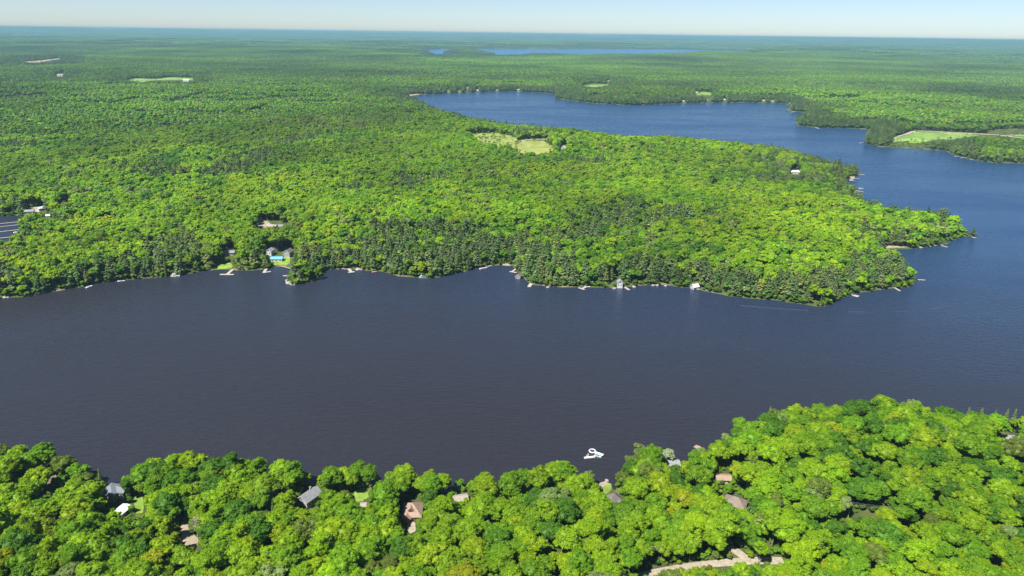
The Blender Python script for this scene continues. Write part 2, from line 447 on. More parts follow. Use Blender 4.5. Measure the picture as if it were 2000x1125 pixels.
class MB:
    """collects solid shapes into one mesh"""
    def __init__(s): s.v = []; s.f = []
    def add(s, vs_, fs_):
        b = len(s.v); s.v += [tuple(map(float, q)) for q in vs_]; s.f += [tuple(i + b for i in q) for q in fs_]; return s
    def box(s, c, d, rz=0.0):
        cx, cy, cz = c; hx, hy, hz = d[0] / 2, d[1] / 2, d[2] / 2
        ca, sa = math.cos(rz), math.sin(rz)
        P = []
        for z in (-hz, hz):
            for (x, y) in ((-hx, -hy), (hx, -hy), (hx, hy), (-hx, hy)):
                P.append((cx + x * ca - y * sa, cy + x * sa + y * ca, cz + z))
        return s.add(P, [(3, 2, 1, 0), (4, 5, 6, 7), (0, 1, 5, 4), (1, 2, 6, 5), (2, 3, 7, 6), (3, 0, 4, 7)])
    def slab(s, top, t):
        """polygon 'top' (3-D points) thickened downwards by t"""
        n = len(top)
        P = list(top) + [(p[0], p[1], p[2] - t) for p in top]
        F_ = [tuple(range(n)), tuple(range(2 * n - 1, n - 1, -1))]
        F_ += [(i, i + n, (i + 1) % n + n, (i + 1) % n) for i in range(n)]
        return s.add(P, F_)
    def tube(s, a, b, r0, r1=None, n=8):
        a = Vector(a); b = Vector(b); r1 = r0 if r1 is None else r1
        d = (b - a).normalized()
        u = d.orthogonal().normalized(); w = d.cross(u)
        P = []
        for (c, r) in ((a, r0), (b, r1)):
            for i in range(n):
                an = 2 * math.pi * i / n
                P.append(c + (u * math.cos(an) + w * math.sin(an)) * r)
        F_ = [(i, (i + 1) % n, (i + 1) % n + n, i + n) for i in range(n)] + [tuple(range(n - 1, -1, -1)), tuple(range(n, 2 * n))]
        return s.add(P, F_)
    def torus(s, c, R_, r, n=28, k=10):
        P = []
        for i in range(n):
            a = 2 * math.pi * i / n
            for j in range(k):
                b = 2 * math.pi * j / k
                P.append((c[0] + (R_ + r * math.cos(b)) * math.cos(a), c[1] + (R_ + r * math.cos(b)) * math.sin(a), c[2] + r * math.sin(b)))
        F_ = [(i * k + j, ((i + 1) % n) * k + j, ((i + 1) % n) * k + (j + 1) % k, i * k + (j + 1) % k) for i in range(n) for j in range(k)]
        return s.add(P, F_)
    def build(s, name, mat, parent=None, smooth=False, loc=None, rz=0.0):
        me = bpy.data.meshes.new(name)
        me.from_pydata(s.v, [], s.f); me.materials.append(mat); me.update()
        if smooth: me.polygons.foreach_set('use_smooth', np.ones(len(me.polygons), bool))
        return link(name, me, parent, loc, rz)

# icospheres
def ico(sub):
    t = (1 + 5 ** 0.5) / 2
    v = [(-1, t, 0), (1, t, 0), (-1, -t, 0), (1, -t, 0), (0, -1, t), (0, 1, t), (0, -1, -t), (0, 1, -t), (t, 0, -1), (t, 0, 1), (-t, 0, -1), (-t, 0, 1)]
    v = [np.array(p) / np.linalg.norm(p) for p in v]
    f = [(0, 11, 5), (0, 5, 1), (0, 1, 7), (0, 7, 10), (0, 10, 11), (1, 5, 9), (5, 11, 4), (11, 10, 2), (10, 7, 6), (7, 1, 8), (3, 9, 4), (3, 4, 2), (3, 2, 6), (3, 6, 8), (3, 8, 9), (4, 9, 5), (2, 4, 11), (6, 2, 10), (8, 6, 7), (9, 8, 1)]
    for _ in range(sub):
        cache = {}; nf = []
        def mid(a, b):
            k = (min(a, b), max(a, b))
            if k not in cache:
                p = v[a] + v[b]; v.append(p / np.linalg.norm(p)); cache[k] = len(v) - 1
            return cache[k]
        for a, b, c in f:
            ab, bc, ca = mid(a, b), mid(b, c), mid(c, a)
            nf += [(a, ab, ca), (b, bc, ab), (c, ca, bc), (ab, bc, ca)]
        f = nf
    return np.array(v), np.array(f, np.int32)
ICO0, ICO1, ICO2 = ico(0), ico(1), ico(2)

class TB:
    """collects foliage: lumpy clump cores and many small leaf sprays"""
    def __init__(s, g): s.g = g; s.V = []; s.T = []; s.Q = []; s.C = []; s.n = 0
    def blob(s, c, r, icos, jit=0.18, clump=0.5, squash=0.85):
        v, f = icos
        k = len(v)
        rad = r * (1 + s.g.uniform(-jit, jit, k))
        P = v * rad[:, None] * np.array([1, 1, squash]) + c
        s.V.append(P); s.T.append(f + s.n); s.C.append(np.full(k, clump)); s.n += k
    def cards(s, P, Nn, size, clump):
        """quads centred on P facing Nn"""
        k = len(P)
        if k == 0: return
        Nn = Nn / (np.linalg.norm(Nn, axis=1, keepdims=True) + 1e-9)
        a = s.g.normal(size=(k, 3)); U = np.cross(Nn, a); U /= np.linalg.norm(U, axis=1, keepdims=True) + 1e-9
        W = np.cross(Nn, U)
        su = (size * s.g.uniform(0.6, 1.3, k))[:, None]; sw = (size * s.g.uniform(0.35, 0.8, k))[:, None]
        bend = (size * s.g.uniform(-0.25, 0.25, k))[:, None]
        q = np.stack([P - U * su * .5, P - W * sw * .5 + Nn * bend, P + U * su * .5, P + W * sw * .5 + Nn * bend], 1)
        s.V.append(q.reshape(-1, 3))
        s.Q.append(s.n + np.arange(4 * k, dtype=np.int32).reshape(k, 4))
        s.C.append(np.repeat(clump, 4)); s.n += 4 * k
    def mesh(s, name, mat):
        V = np.concatenate(s.V); fl = []
        if s.T: fl.append((np.concatenate(s.T), 0))
        if s.Q: fl.append((np.concatenate(s.Q), 0))
        return mesh_np(name, V, fl, [mat], {'clump': ('FLOAT', np.clip(np.concatenate(s.C), 0, 1))})

def sphere_pts(g, n):
    v = g.normal(size=(n, 3)); return v / np.linalg.norm(v, axis=1, keepdims=True)

def broadleaf_crown(g, Rc, Hc, z0, mains, subs, sub_r, cards_per, card, icos, zb=-0.25, core=0.8):
    """main boughs on an uneven ellipsoid, each carrying leaf clumps; Hc crown height, z0 its underside"""
    tb = TB(g)
    cz = z0 + Hc * 0.5
    d = sphere_pts(g, mains * 6); d = d[d[:, 2] > zb]
    # spread the bough directions
    keep = [0]
    for i in range(1, len(d)):
        if len(keep) >= mains: break
        if (d[keep] @ d[i]).max() < 0.86: keep.append(i)
    d = d[keep]
    ell = np.array([Rc, Rc, Hc * 0.5])
    mc = d * ell * g.uniform(0.42, 0.82, (len(d), 1)) + [0, 0, cz]
    mr = Rc * g.uniform(0.24, 0.46, len(d))
    mc = np.vstack([mc, [[0, 0, cz + Hc * 0.12]]]); mr = np.append(mr, Rc * 0.55)
    for c, r in zip(mc, mr):
        tb.blob(c, r * 0.86, ICO1, 0.12, g.uniform(0.25, 0.75))
        sd = sphere_pts(g, subs * 2); sd = sd[sd[:, 2] > -0.35][:subs]
        for q in sd:
            sc = c + q * r * g.uniform(0.75, 1.0) * np.array([1, 1, .9])
            # keep clumps that show, not those buried in other boughs
            if (np.linalg.norm(mc - sc, axis=1) < mr * 0.72).any(): continue
            sr = sub_r * g.uniform(0.7, 1.25)
            clump = float(np.clip(g.normal(0.5, 0.22), 0, 1))
            tb.blob(sc, sr * core, icos, 0.3, clump, 0.75)
            k = cards_per
            p = sphere_pts(g, k); p[:, 2] = np.abs(p[:, 2]) * 0.9 - 0.15
            Pp = sc + p * sr * g.uniform(0.8, 1.12, (k, 1)) * np.array([1, 1, .85])
            tb.cards(Pp, p + g.normal(size=(k, 3)) * 0.6 + [0, 0, 0.35], card, np.clip(clump + g.normal(0, 0.1, k), 0, 1))
    return tb

def trunk_mesh(g, H, r, fork, name='trunk', mat=BARK, limbs=4, spread=2.5):
    mb = MB()
    mb.tube((0, 0, -1.0), (g.uniform(-.2, .2), g.uniform(-.2, .2), fork), r, r * 0.72, 7)
    top = (0, 0, fork - 0.15)
    mb.tube(top, (g.uniform(-.4, .4), g.uniform(-.4, .4), H * 0.85), r * 0.66, r * 0.15, 6)
    for i in range(limbs):
        a = 2 * math.pi * (i + g.uniform(0, .6)) / limbs
        z1 = fork + g.uniform(0.2, 0.4) * H
        mb.tube((0, 0, fork * g.uniform(0.75, 1.1)), (math.cos(a) * spread, math.sin(a) * spread, z1), r * 0.42, r * 0.12, 5)
    me = bpy.data.meshes.new(name)
    me.from_pydata(mb.v, [], mb.f); me.materials.append(mat); me.update()
    return me

def pine_crown(g, H, Rb, z0, whorls, per, card, cards_per, icos, droop=0.15, top_sharp=1.0, core=True):
    """layered whorls of needle-covered branches with gaps between them"""
    tb = TB(g)
    for i in range(whorls):
        t = i / (whorls - 1)
        z = z0 + (H - z0) * (t ** 0.92)
        Rr = Rb * (1 - t) ** (0.75 * top_sharp) * g.uniform(0.7, 1.12) + 0.25
        if t < 0.12: Rr *= 0.75
        nb = max(3, int(per * (0.55 + 0.45 * (1 - t))))
        a0 = g.uniform(0, 6.28)
        for b in range(nb):
            a = a0 + 6.283 * (b + g.uniform(-.25, .25)) / nb
            Lb = Rr * g.uniform(0.65, 1.15)
            dirv = np.array([math.cos(a), math.sin(a), 0])
            clump = float(np.clip(g.normal(0.5, 0.2), 0, 1))
            k = max(4, int(cards_per * (0.4 + 0.6 * Lb / Rb)))
            u = g.uniform(0.2, 1.0, k) ** 0.7
            P = np.outer(u * Lb, dirv) + [0, 0, z]
            P[:, 2] += -droop * Lb * u ** 2 + g.normal(0, 0.22, k)
            side = np.cross(dirv, [0, 0, 1])
            P += np.outer(g.normal(0, 0.26, k) * Lb * (1.05 - u * 0.7), side)
            Nn = np.tile([0, 0, 1.0], (k, 1)) + dirv * 0.35 + g.normal(size=(k, 3)) * 0.4
            tb.cards(P, Nn, card, np.clip(clump + g.normal(0, .12, k), 0, 1))
            if core and Lb > 0.9:
                cpos = dirv * Lb * 0.55 + [0, 0, z - droop * Lb * .3]
                tb.blob(cpos, Lb * 0.36, icos, 0.25, clump * 0.8, 0.42)
    # leader
    k = 8
    P = np.zeros((k, 3)); P[:, 2] = H + g.uniform(-0.8, 0.5, k)
    tb.cards(P, sphere_pts(g, k), card * 0.8, np.full(k, .5))
    return tb

# ------------------------------------------------------------------ tints
T = {
    'bright lime green':  (0.160, 0.280, 0.0035),
    'fresh mid green':    (0.108, 0.226, 0.0045),
    'deep green':         (0.060, 0.150, 0.0060),
    'yellow green':       (0.186, 0.290, 0.0030),
    'golden yellow':      (0.225, 0.270, 0.0040),
    'dull olive green':   (0.115, 0.165, 0.0200),
    'pale grey green':    (0.160, 0.235, 0.0600),
    'silvery white green': (0.300, 0.370, 0.2200),
    'dark pine green':    (0.064, 0.112, 0.0260),
    'grey pine green':    (0.102, 0.152, 0.0480),
    'olive pine green':   (0.128, 0.174, 0.0360),
}
def jit(c, g, a=0.12):
    c = np.array(c); v = 1 + g.uniform(-a, a)
    return c * v * (1 + g.uniform(-a * .5, a * .5, 3))

# ------------------------------------------------------------------ tree models
gA = np.random.default_rng(101)
NEAR = []       # broadleaf trees at full detail: (crown mesh, trunk mesh, height, crown radius)
for i in range(11):
    shape = i % 4
    Rc = (5.6, 4.8, 6.6, 5.0)[shape] * gA.uniform(.94, 1.06)
    Hc = (10.5, 12.0, 10.0, 9.0)[shape] * gA.uniform(.94, 1.06)
    z0 = (5.5, 5.0, 6.0, 4.2)[shape]
    tb = broadleaf_crown(gA, Rc, Hc, z0, (17, 16, 21, 14)[shape], 18, 0.82, 20, 0.56, ICO0, core=0.66)
    NEAR.append((tb.mesh('crown', LEAF), trunk_mesh(gA, z0 + Hc, 0.32, z0, limbs=5), z0 + Hc, Rc))
MIDT = []
for i in range(10):
    Rc = gA.uniform(4.6, 6.4); Hc = gA.uniform(9, 12.5); z0 = gA.uniform(4.5, 6)
    tb = broadleaf_crown(gA, Rc, Hc, z0, 10, 6, 1.7, 8, 1.35, ICO0)
    MIDT.append((tb.mesh('crown', LEAF), trunk_mesh(gA, z0 + Hc, 0.3, z0, limbs=3), z0 + Hc, Rc))
PINES = []
for i in range(8):
    H_ = gA.uniform(19, 25); Rb = gA.uniform(6.0, 8.2); z0 = gA.uniform(1.5, 4.5)
    tb = pine_crown(gA, H_, Rb, z0, int(gA.integers(11, 15)), 6, 1.3, 20, ICO0, droop=gA.uniform(-.05, .15), top_sharp=gA.uniform(.5, .8))
    PINES.append((tb.mesh('crown', NEEDLE), trunk_mesh(gA, H_, 0.33, H_ * .6, limbs=0), H_, Rb))
SPRUCE = []
for i in range(3):
    H_ = gA.uniform(13, 17); Rb = gA.uniform(2.2, 2.9)
    tb = pine_crown(gA, H_, Rb, 0.8, 17, 8, 0.7, 22, ICO0, droop=.35, top_sharp=1.25)
    SPRUCE.append((tb.mesh('crown', NEEDLE), trunk_mesh(gA, H_, 0.22, H_ * .6, limbs=0), H_, Rb))
def bare_tree(g):
    mb = MB(); H_ = 13
    mb.tube((0, 0, -1), (0, 0, 7), .24, .16, 6); mb.tube((0, 0, 6.8), (.3, .2, H_), .15, .03, 5)
    for i in range(34):
        z = g.uniform(4, 11.5); a = g.uniform(0, 6.28); l = g.uniform(1.6, 4.2) * (1 - (z - 4) / 14)
        e = Vector((math.cos(a) * l, math.sin(a) * l, z + l * g.uniform(.6, 1.1)))
        mb.tube((0, 0, z), e, .07, .03, 4)
        for j in range(6):
            b = g.uniform(0, 6.28)
            s0 = Vector((0, 0, z)).lerp(e, g.uniform(.35, 1))
            mb.tube(s0, s0 + Vector((math.cos(b), math.sin(b), g.uniform(.4, 1.4))) * g.uniform(.6, 1.2), .04, .02, 3)
    return mb

# distant canopy tiles
TILE = 120.0
def tile_mesh(g, conifer):
    tb = TB(g); tints = []
    n = int(TILE / 8.6)
    for i in range(n):
        for j in range(n):
            x = (i + .5 + g.uniform(-.45, .45)) * TILE / n - TILE / 2
            y = (j + .5 + g.uniform(-.45, .45)) * TILE / n - TILE / 2
            n0 = tb.n
            if g.random() < conifer:
                h = g.uniform(15, 25); rr = g.uniform(2.6, 4.2)
                for q in range(4):
                    t = q / 4
                    tb.blob(np.array([x + g.uniform(-.4, .4), y + g.uniform(-.4, .4), h * (.42 + .5 * t)]), rr * (1 - t * .75), ICO0, .3, g.uniform(.2, .8), 1.1)
                c = jit(T[('dark pine green', 'grey pine green', 'olive pine green')[g.integers(3)]], g, .2)
            else:
                h = g.uniform(13, 21); rr = g.uniform(3.8, 6.0)
                for q in range(6):
                    dd = sphere_pts(g, 1)[0]; dd[2] = abs(dd[2])
                    tb.blob(np.array([x, y, h - rr * .9]) + dd * rr * .62, rr * g.uniform(.35, .55), ICO0, .25, g.uniform(.15, .85), .8)
                tb.blob(np.array([x, y, h - rr]), rr * .8, ICO0, .15, .5, .9)
                k = g.random()
                c = jit(T['fresh mid green' if k < .34 else 'bright lime green' if k < .39 else 'deep green' if k < .77 else 'dull olive green' if k < .98 else 'yellow green'], g, .18)  # distance haze put into the tint mix: few fresh greens, many dull ones
            tints.append(np.tile(np.append(c, 1), (tb.n - n0, 1)))
    V = np.concatenate(tb.V)
    return mesh_np('canopy_patch', V, [(np.concatenate(tb.T), 0)], [CANOPY],
                   {'clump': ('FLOAT', np.concatenate(tb.C)), 'tint': ('FLOAT_COLOR', np.concatenate(tints))})
gT = np.random.default_rng(55)
TILES = [tile_mesh(gT, c) for c in (0.06, 0.08, 0.12, 0.2, 0.35, 0.45, 0.6, 0.75)]

def proto_collection(name, items):
    """models for the geometry-node forests; not linked into the scene"""
    c = bpy.data.collections.new(name)
    for k, it in enumerate(items):
        if isinstance(it, tuple):
            a, b = it[0], it[1]
            import bmesh
            bm = bmesh.new(); bm.from_mesh(a)
            nf = len(bm.faces); bm.from_mesh(b)
            bm.faces.ensure_lookup_table()
            for f in bm.faces[nf:]: f.material_index = 1
            me = bpy.data.meshes.new('tree_model'); bm.to_mesh(me); bm.free()
            me.materials.append(a.materials[0]); me.materials.append(b.materials[0])
        else:
            me = it
        o = bpy.data.objects.new('%s_%02d' % (name, k), me)
        c.objects.link(o)
    return c
C_NEAR = proto_collection('broadleaf_model', NEAR)
C_MID = proto_collection('woodland_model', MIDT)
C_PINE = proto_collection('pine_model', PINES + SPRUCE)
C_TILE = proto_collection('canopy_model', TILES)

def scatter(name, pts, idx, rot, scl, tint, coll, label, cat):
    """one countless-trees object: points that carry the models by geometry nodes"""
    me = bpy.data.meshes.new(name)
    n = len(pts)
    me.vertices.add(n); me.vertices.foreach_set('co', np.asarray(pts, np.float32).ravel())
    for nm, typ, arr in (('idx', 'INT', idx), ('rotz', 'FLOAT', rot), ('scl', 'FLOAT_VECTOR', scl), ('tint', 'FLOAT_COLOR', tint)):
        a = me.attributes.new(nm, typ, 'POINT')
        key = {'INT': 'value', 'FLOAT': 'value', 'FLOAT_VECTOR': 'vector', 'FLOAT_COLOR': 'color'}[typ]
        a.data.foreach_set(key, np.asarray(arr, np.int32 if typ == 'INT' else np.float32).ravel())
    o = link(name, me)
    tag(o, label, cat, kind='stuff')
    ng = bpy.data.node_groups.new(name, 'GeometryNodeTree')
    ng.interface.new_socket('Geometry', in_out='INPUT', socket_type='NodeSocketGeometry')
    ng.interface.new_socket('Geometry', in_out='OUTPUT', socket_type='NodeSocketGeometry')
    N, L = ng.nodes, ng.links
    gi, go = N.new('NodeGroupInput'), N.new('NodeGroupOutput')
    ci = N.new('GeometryNodeCollectionInfo'); ci.inputs['Collection'].default_value = coll
    ci.inputs['Separate Children'].default_value = True; ci.inputs['Reset Children'].default_value = True
    ip = N.new('GeometryNodeInstanceOnPoints'); ip.inputs['Pick Instance'].default_value = True
    def named(nm, typ):
        q = N.new('GeometryNodeInputNamedAttribute'); q.data_type = typ; q.inputs['Name'].default_value = nm; return q.outputs['Attribute']
    cb = N.new('ShaderNodeCombineXYZ')
    L.new(named('rotz', 'FLOAT'), cb.inputs['Z'])
    L.new(gi.outputs[0], ip.inputs['Points']); L.new(ci.outputs[0], ip.inputs['Instance'])
    L.new(named('idx', 'INT'), ip.inputs['Instance Index'])
    L.new(cb.outputs[0], ip.inputs['Rotation']); L.new(named('scl', 'FLOAT_VECTOR'), ip.inputs['Scale'])
    L.new(ip.outputs[0], go.inputs[0])
    md = o.modifiers.new('trees', 'NODES'); md.node_group = ng
    return o

# ------------------------------------------------------------------ the ground, one sheet to the horizon
def build_ground():
    an = np.concatenate([np.linspace(-180, -60, 40)[:-1], np.linspace(-60, -40, 60)[:-1], np.linspace(-40, 40, 640), np.linspace(40, 60, 60)[1:], np.linspace(60, 180, 40)[1:-1]])
    an = np.radians(an)
    rr = np.concatenate([[2, 60, 120, 170], np.geomspace(200, 500, 120)[:-1], np.geomspace(500, 1100, 190)[:-1], np.geomspace(1100, 5000, 220)[:-1], np.geomspace(5000, 42000, 110)])
    A, Rr = np.meshgrid(an, rr)
    X = np.sin(A) * Rr; Y = np.cos(A) * Rr
    Z = height(X, Y)
    nr, na = X.shape
    V = np.stack([X, Y, Z], -1).reshape(-1, 3)
    i = np.arange(nr - 1)[:, None]; j = np.arange(na)[None, :]
    a = i * na + j; b = i * na + (j + 1) % na
    Q = np.stack([a, b, b + na, a + na], -1).reshape(-1, 4)[:, ::-1]
    V = np.vstack([V, [[0, 0, V[0, 2]]]])
    k = len(V) - 1
    jj = np.arange(na)
    Tt = np.stack([jj, (jj + 1) % na, np.full(na, k)], -1)
    me = mesh_np('ground', V, [(Q, 0), (Tt, 0)], [M['ground']], smooth=True)
    tag(link('ground', me), 'wooded land between and around the lakes', kind='structure')
build_ground()

def sheet(name, corners, z, mat, label):
    mb = MB(); mb.add([(x, y, z) for x, y in corners], [tuple(range(len(corners)))])
    return tag(mb.build(name, mat), label, kind='structure')
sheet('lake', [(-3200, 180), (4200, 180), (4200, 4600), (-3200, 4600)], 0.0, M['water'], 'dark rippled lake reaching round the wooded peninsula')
sheet('far_lake', [(-2600, 5600), (5200, 5600), (5200, 14500), (-2600, 14500)], 0.0, M['farwater'], 'blue strip of lake near the horizon')

# ------------------------------------------------------------------ open ground: fields, lawns, beaches, roads
FIELDS = []
CLEAR = []        # pixel outlines that no tree may cover (clearings as they are seen)
def drape(name, outline, mat, label, lift=0.12, res=None, clear=True, rag=0.5, world=False):
    # rag: how ragged the outline is
    """a patch laid over the terrain; outline in pixels"""
    if clear and not world: CLEAR.append([tuple(p) for p in outline])
    P = np.array(outline, float) if world else np.array([spot(*p)[:2] for p in outline])
    # smooth the outline
    for _ in range(2):
        Q = np.roll(P, -1, 0); P = np.stack([.75 * P + .25 * Q, .25 * P + .75 * Q], 1).reshape(-1, 2)
    if rag:
        n_ = len(P); siz = np.ptp(P, axis=0).max()
        Q = []
        for i in range(n_):
            for t in (0, .25, .5, .75): Q.append(P[i] * (1 - t) + P[(i + 1) % n_] * t)
        P = np.array(Q); c_ = P.mean(0)
        k_ = 1 + rag * (fbm(P[:, 0] / siz * 14, P[:, 1] / siz * 14, 5, 3) - .5)
        P = c_ + (P - c_) * k_[:, None]
    if mat in (M['grass'], M['hay'], M['soil']): FIELDS.append(P)
    lo, hi = P.min(0), P.max(0)
    res = res or max((hi - lo).max() / 40, 0.7)
    import bmesh
    bm = bmesh.new()
    vs_ = [bm.verts.new((p[0], p[1], 0)) for p in P]
    f = bm.faces.new(vs_)
    bmesh.ops.triangulate(bm, faces=[f])
    for ax in (0, 1):
        c = lo[ax] + res
        while c < hi[ax]:
            no = (1, 0, 0) if ax == 0 else (0, 1, 0)
            co = (c, 0, 0) if ax == 0 else (0, c, 0)
            bmesh.ops.bisect_plane(bm, geom=bm.verts[:] + bm.edges[:] + bm.faces[:], plane_co=co, plane_no=no)
            c += res
    xy = np.array([v.co[:2] for v in bm.verts])
    z = np.maximum(height(xy[:, 0], xy[:, 1]), 0.02) + lift
    for v, q in zip(bm.verts, z): v.co.z = q
    bmesh.ops.recalc_face_normals(bm, faces=bm.faces)
    for f in bm.faces:
        if f.normal.z < 0: f.normal_flip()
    me = bpy.data.meshes.new(name); bm.to_mesh(me); bm.free(); me.materials.append(mat)
    return tag(link(name, me), label, kind='structure')

def road(name, pts, width, mat, label, lift=0.16, pad=0, clear=True):
    """a strip along pixel points"""
    P = np.array([spot(*p)[:2] for p in pts])
    Ls = []
    for k in range(len(P) - 1):
        n = max(2, int(np.linalg.norm(P[k + 1] - P[k]) / 4))
        for t in np.linspace(0, 1, n, endpoint=False): Ls.append(P[k] * (1 - t) + P[k + 1] * t)
    Ls.append(P[-1]); Ls = np.array(Ls)
    for _ in range(4): Ls[1:-1] = (Ls[:-2] + 2 * Ls[1:-1] + Ls[2:]) / 4
    d = np.gradient(Ls, axis=0); d /= np.linalg.norm(d, axis=1, keepdims=True)
    nrm = np.stack([-d[:, 1], d[:, 0]], 1)
    ww = width * .5 * (1 + .15 * (fbm(Ls[:, 0] / 6, Ls[:, 1] / 6, 3, 2) - .5))
    cols = [Ls + nrm * (ww * q)[:, None] for q in (1, .33, -.33, -1)]
    V = np.stack(cols, 1).reshape(-1, 2)
    z = height(V[:, 0], V[:, 1]) + lift + np.tile([0, .06, .06, 0], len(Ls))
    V = np.column_stack([V, z])
    Fs = []
    for i in range(len(Ls) - 1):
        for j in range(3):
            a = i * 4 + j; Fs.append((a, a + 1, a + 5, a + 4))
    me = mesh_np(name, V, [(np.array(Fs)[:, ::-1], 0)], [mat])
    if me.polygons[0].normal.z < 0: me.flip_normals()
    if clear:
        h = (pad or 2)
        up_ = [(p[0], p[1] - h) for p in pts]; dn = [(p[0], p[1] + h) for p in reversed(pts)]
        CLEAR.append(up_ + dn)
    return tag(link(name, me), label, kind='structure')

drape('hay_field', [(1010, 278), (1035, 274), (1066, 275), (1082, 291), (1078, 301), (1040, 300), (1014, 300)], M['hay'], 'pale yellow-green field on the peninsula beside the white house', .5)
drape('scrub_meadow', [(908, 260), (940, 257), (970, 258), (1004, 266), (1016, 280), (1016, 294), (980, 288), (944, 279)], M['hay'], 'rough scrubby meadow left of the hay field', .5, clear=False)
road('farm_track', [(1012, 276), (1035, 273), (1068, 272.5)], 9, M['gravel'], 'pale track along the top of the hay field', .8)
drape('green_field', [(1745, 272), (1762, 265), (1788, 257), (1830, 258), (1880, 261), (1925, 264), (1885, 268), (1848, 273), (1800, 275), (1760, 276)], M['grass'], 'smooth green field on the right-hand shore', .6)
drape('pasture', [(1926, 262), (1945, 253), (1985, 252), (2040, 254), (2060, 268), (1985, 266)], M['grass'], 'pasture at the right edge beyond the green field', .6)
road('field_road', [(1744, 272), (1757, 266), (1785, 256.5), (1830, 258), (1900, 261.5), (1950, 264), (2040, 272)], 11, M['gravel'], 'pale gravel road curving round the green field', .9)
drape('strip_field', [(246, 157), (262, 153.5), (300, 154), (330, 151.5), (372, 152), (386, 155.5), (340, 158), (300, 157.5), (275, 161)], M['grass'], 'long narrow field in the woods at the upper left', 1.2)
drape('sand_pit', [(40, 121), (72, 119), (116, 114), (119, 117), (85, 121), (66, 124)], M['sand'], 'pale sand strip in the woods at the far upper left', 1.5)
drape('far_meadow', [(1132, 168), (1158, 162), (1196, 165), (1165, 171)], M['grass'], 'small light green meadow behind the wooded point', 1.2)
drape('shore_lawn', [(1350, 186), (1372, 179), (1392, 181), (1388, 188)], M['grass'], 'small lawn on the far shore', 1.0)
drape('lawn', [(262, 966), (278, 962), (283, 1000), (262, 1008)], M['lawn'], 'bright narrow lawn right of the white shed roof')
drape('lawn', [(690, 960), (720, 950), (722, 972), (700, 982), (688, 975)], M['lawn'], 'sunlit lawn patch in the gap left of the small spruce')
drape('lawn', [(1180, 948), (1192, 945), (1196, 955), (1184, 965), (1176, 962)], M['lawn'], 'grass strip between the little beach and the pyramid roof')
drape('driveway', [(352, 1018), (364, 1010), (370, 1040), (390, 1052), (388, 1070), (356, 1072)], M['sand'], 'sandy drive in a clearing at the lower left')
drape('driveway', [(796, 1018), (812, 1018), (812, 1040), (795, 1042)], M['gravel'], 'short pale drive in front of the dormered house')
drape('driveway', [(498, 434), (514, 430), (530, 436), (526, 443), (506, 446)], M['sand'], 'bare sandy yard among the trees of the peninsula', .3)
drape('shore_lawn', [(532, 516), (545, 507), (566, 496), (568, 520), (545, 520)], M['lawn'], 'mown grass around the blue roofed boathouse')
drape('shore_lawn', [(415, 527), (435, 516), (452, 512), (456, 524), (436, 527)], M['lawn'], 'lawn behind the long white T-shaped dock')
drape('beach', [(1166, 947), (1180, 943), (1194, 946), (1193, 951), (1178, 953)], M['sand'], 'little sandy beach in the near shore gap', .1)
drape('beach', [(536, 522), (548, 518), (572, 525), (568, 528), (548, 523)], M['sand'], 'sandy shore in front of the blue roofed boathouse', .2)
drape('beach', [(976, 518), (988, 514), (1000, 519), (994, 522)], M['sand'], 'small pale beach between two docks on the peninsula', .2)
drape('beach', [(1722, 486), (1732, 480), (1772, 482), (1768, 487), (1745, 488)], M['sand'], 'thin pale beach in the cove at the right', .2)
drape('beach', [(1652, 352), (1660, 344), (1672, 345), (1662, 356)], M['sand'], 'sandy corner beside the bay docks', .3)
drape('beach', [(775, 187), (800, 184.5), (830, 183), (828, 185), (795, 188)], M['sand'], 'long pale shore at the left end of the far lake arm', .4)
drape('parking_lot', [(48, 414), (62, 406), (82, 404), (84, 412), (60, 420)], M['gravel'], 'grey yard by the marina at the left edge', .3)
road('gravel_road', [(1250, 1126), (1300, 1114), (1345, 1106), (1390, 1101), (1440, 1098), (1480, 1094), (1530, 1096)], 5.0, M['gravel'], 'pale gravel road at the bottom right', pad=6)
road('gravel_road', [(1462, 1097), (1452, 1086), (1436, 1076), (1424, 1068)], 5.0, M['gravel'], 'side branch of the gravel road running up into the trees', .2, pad=5)

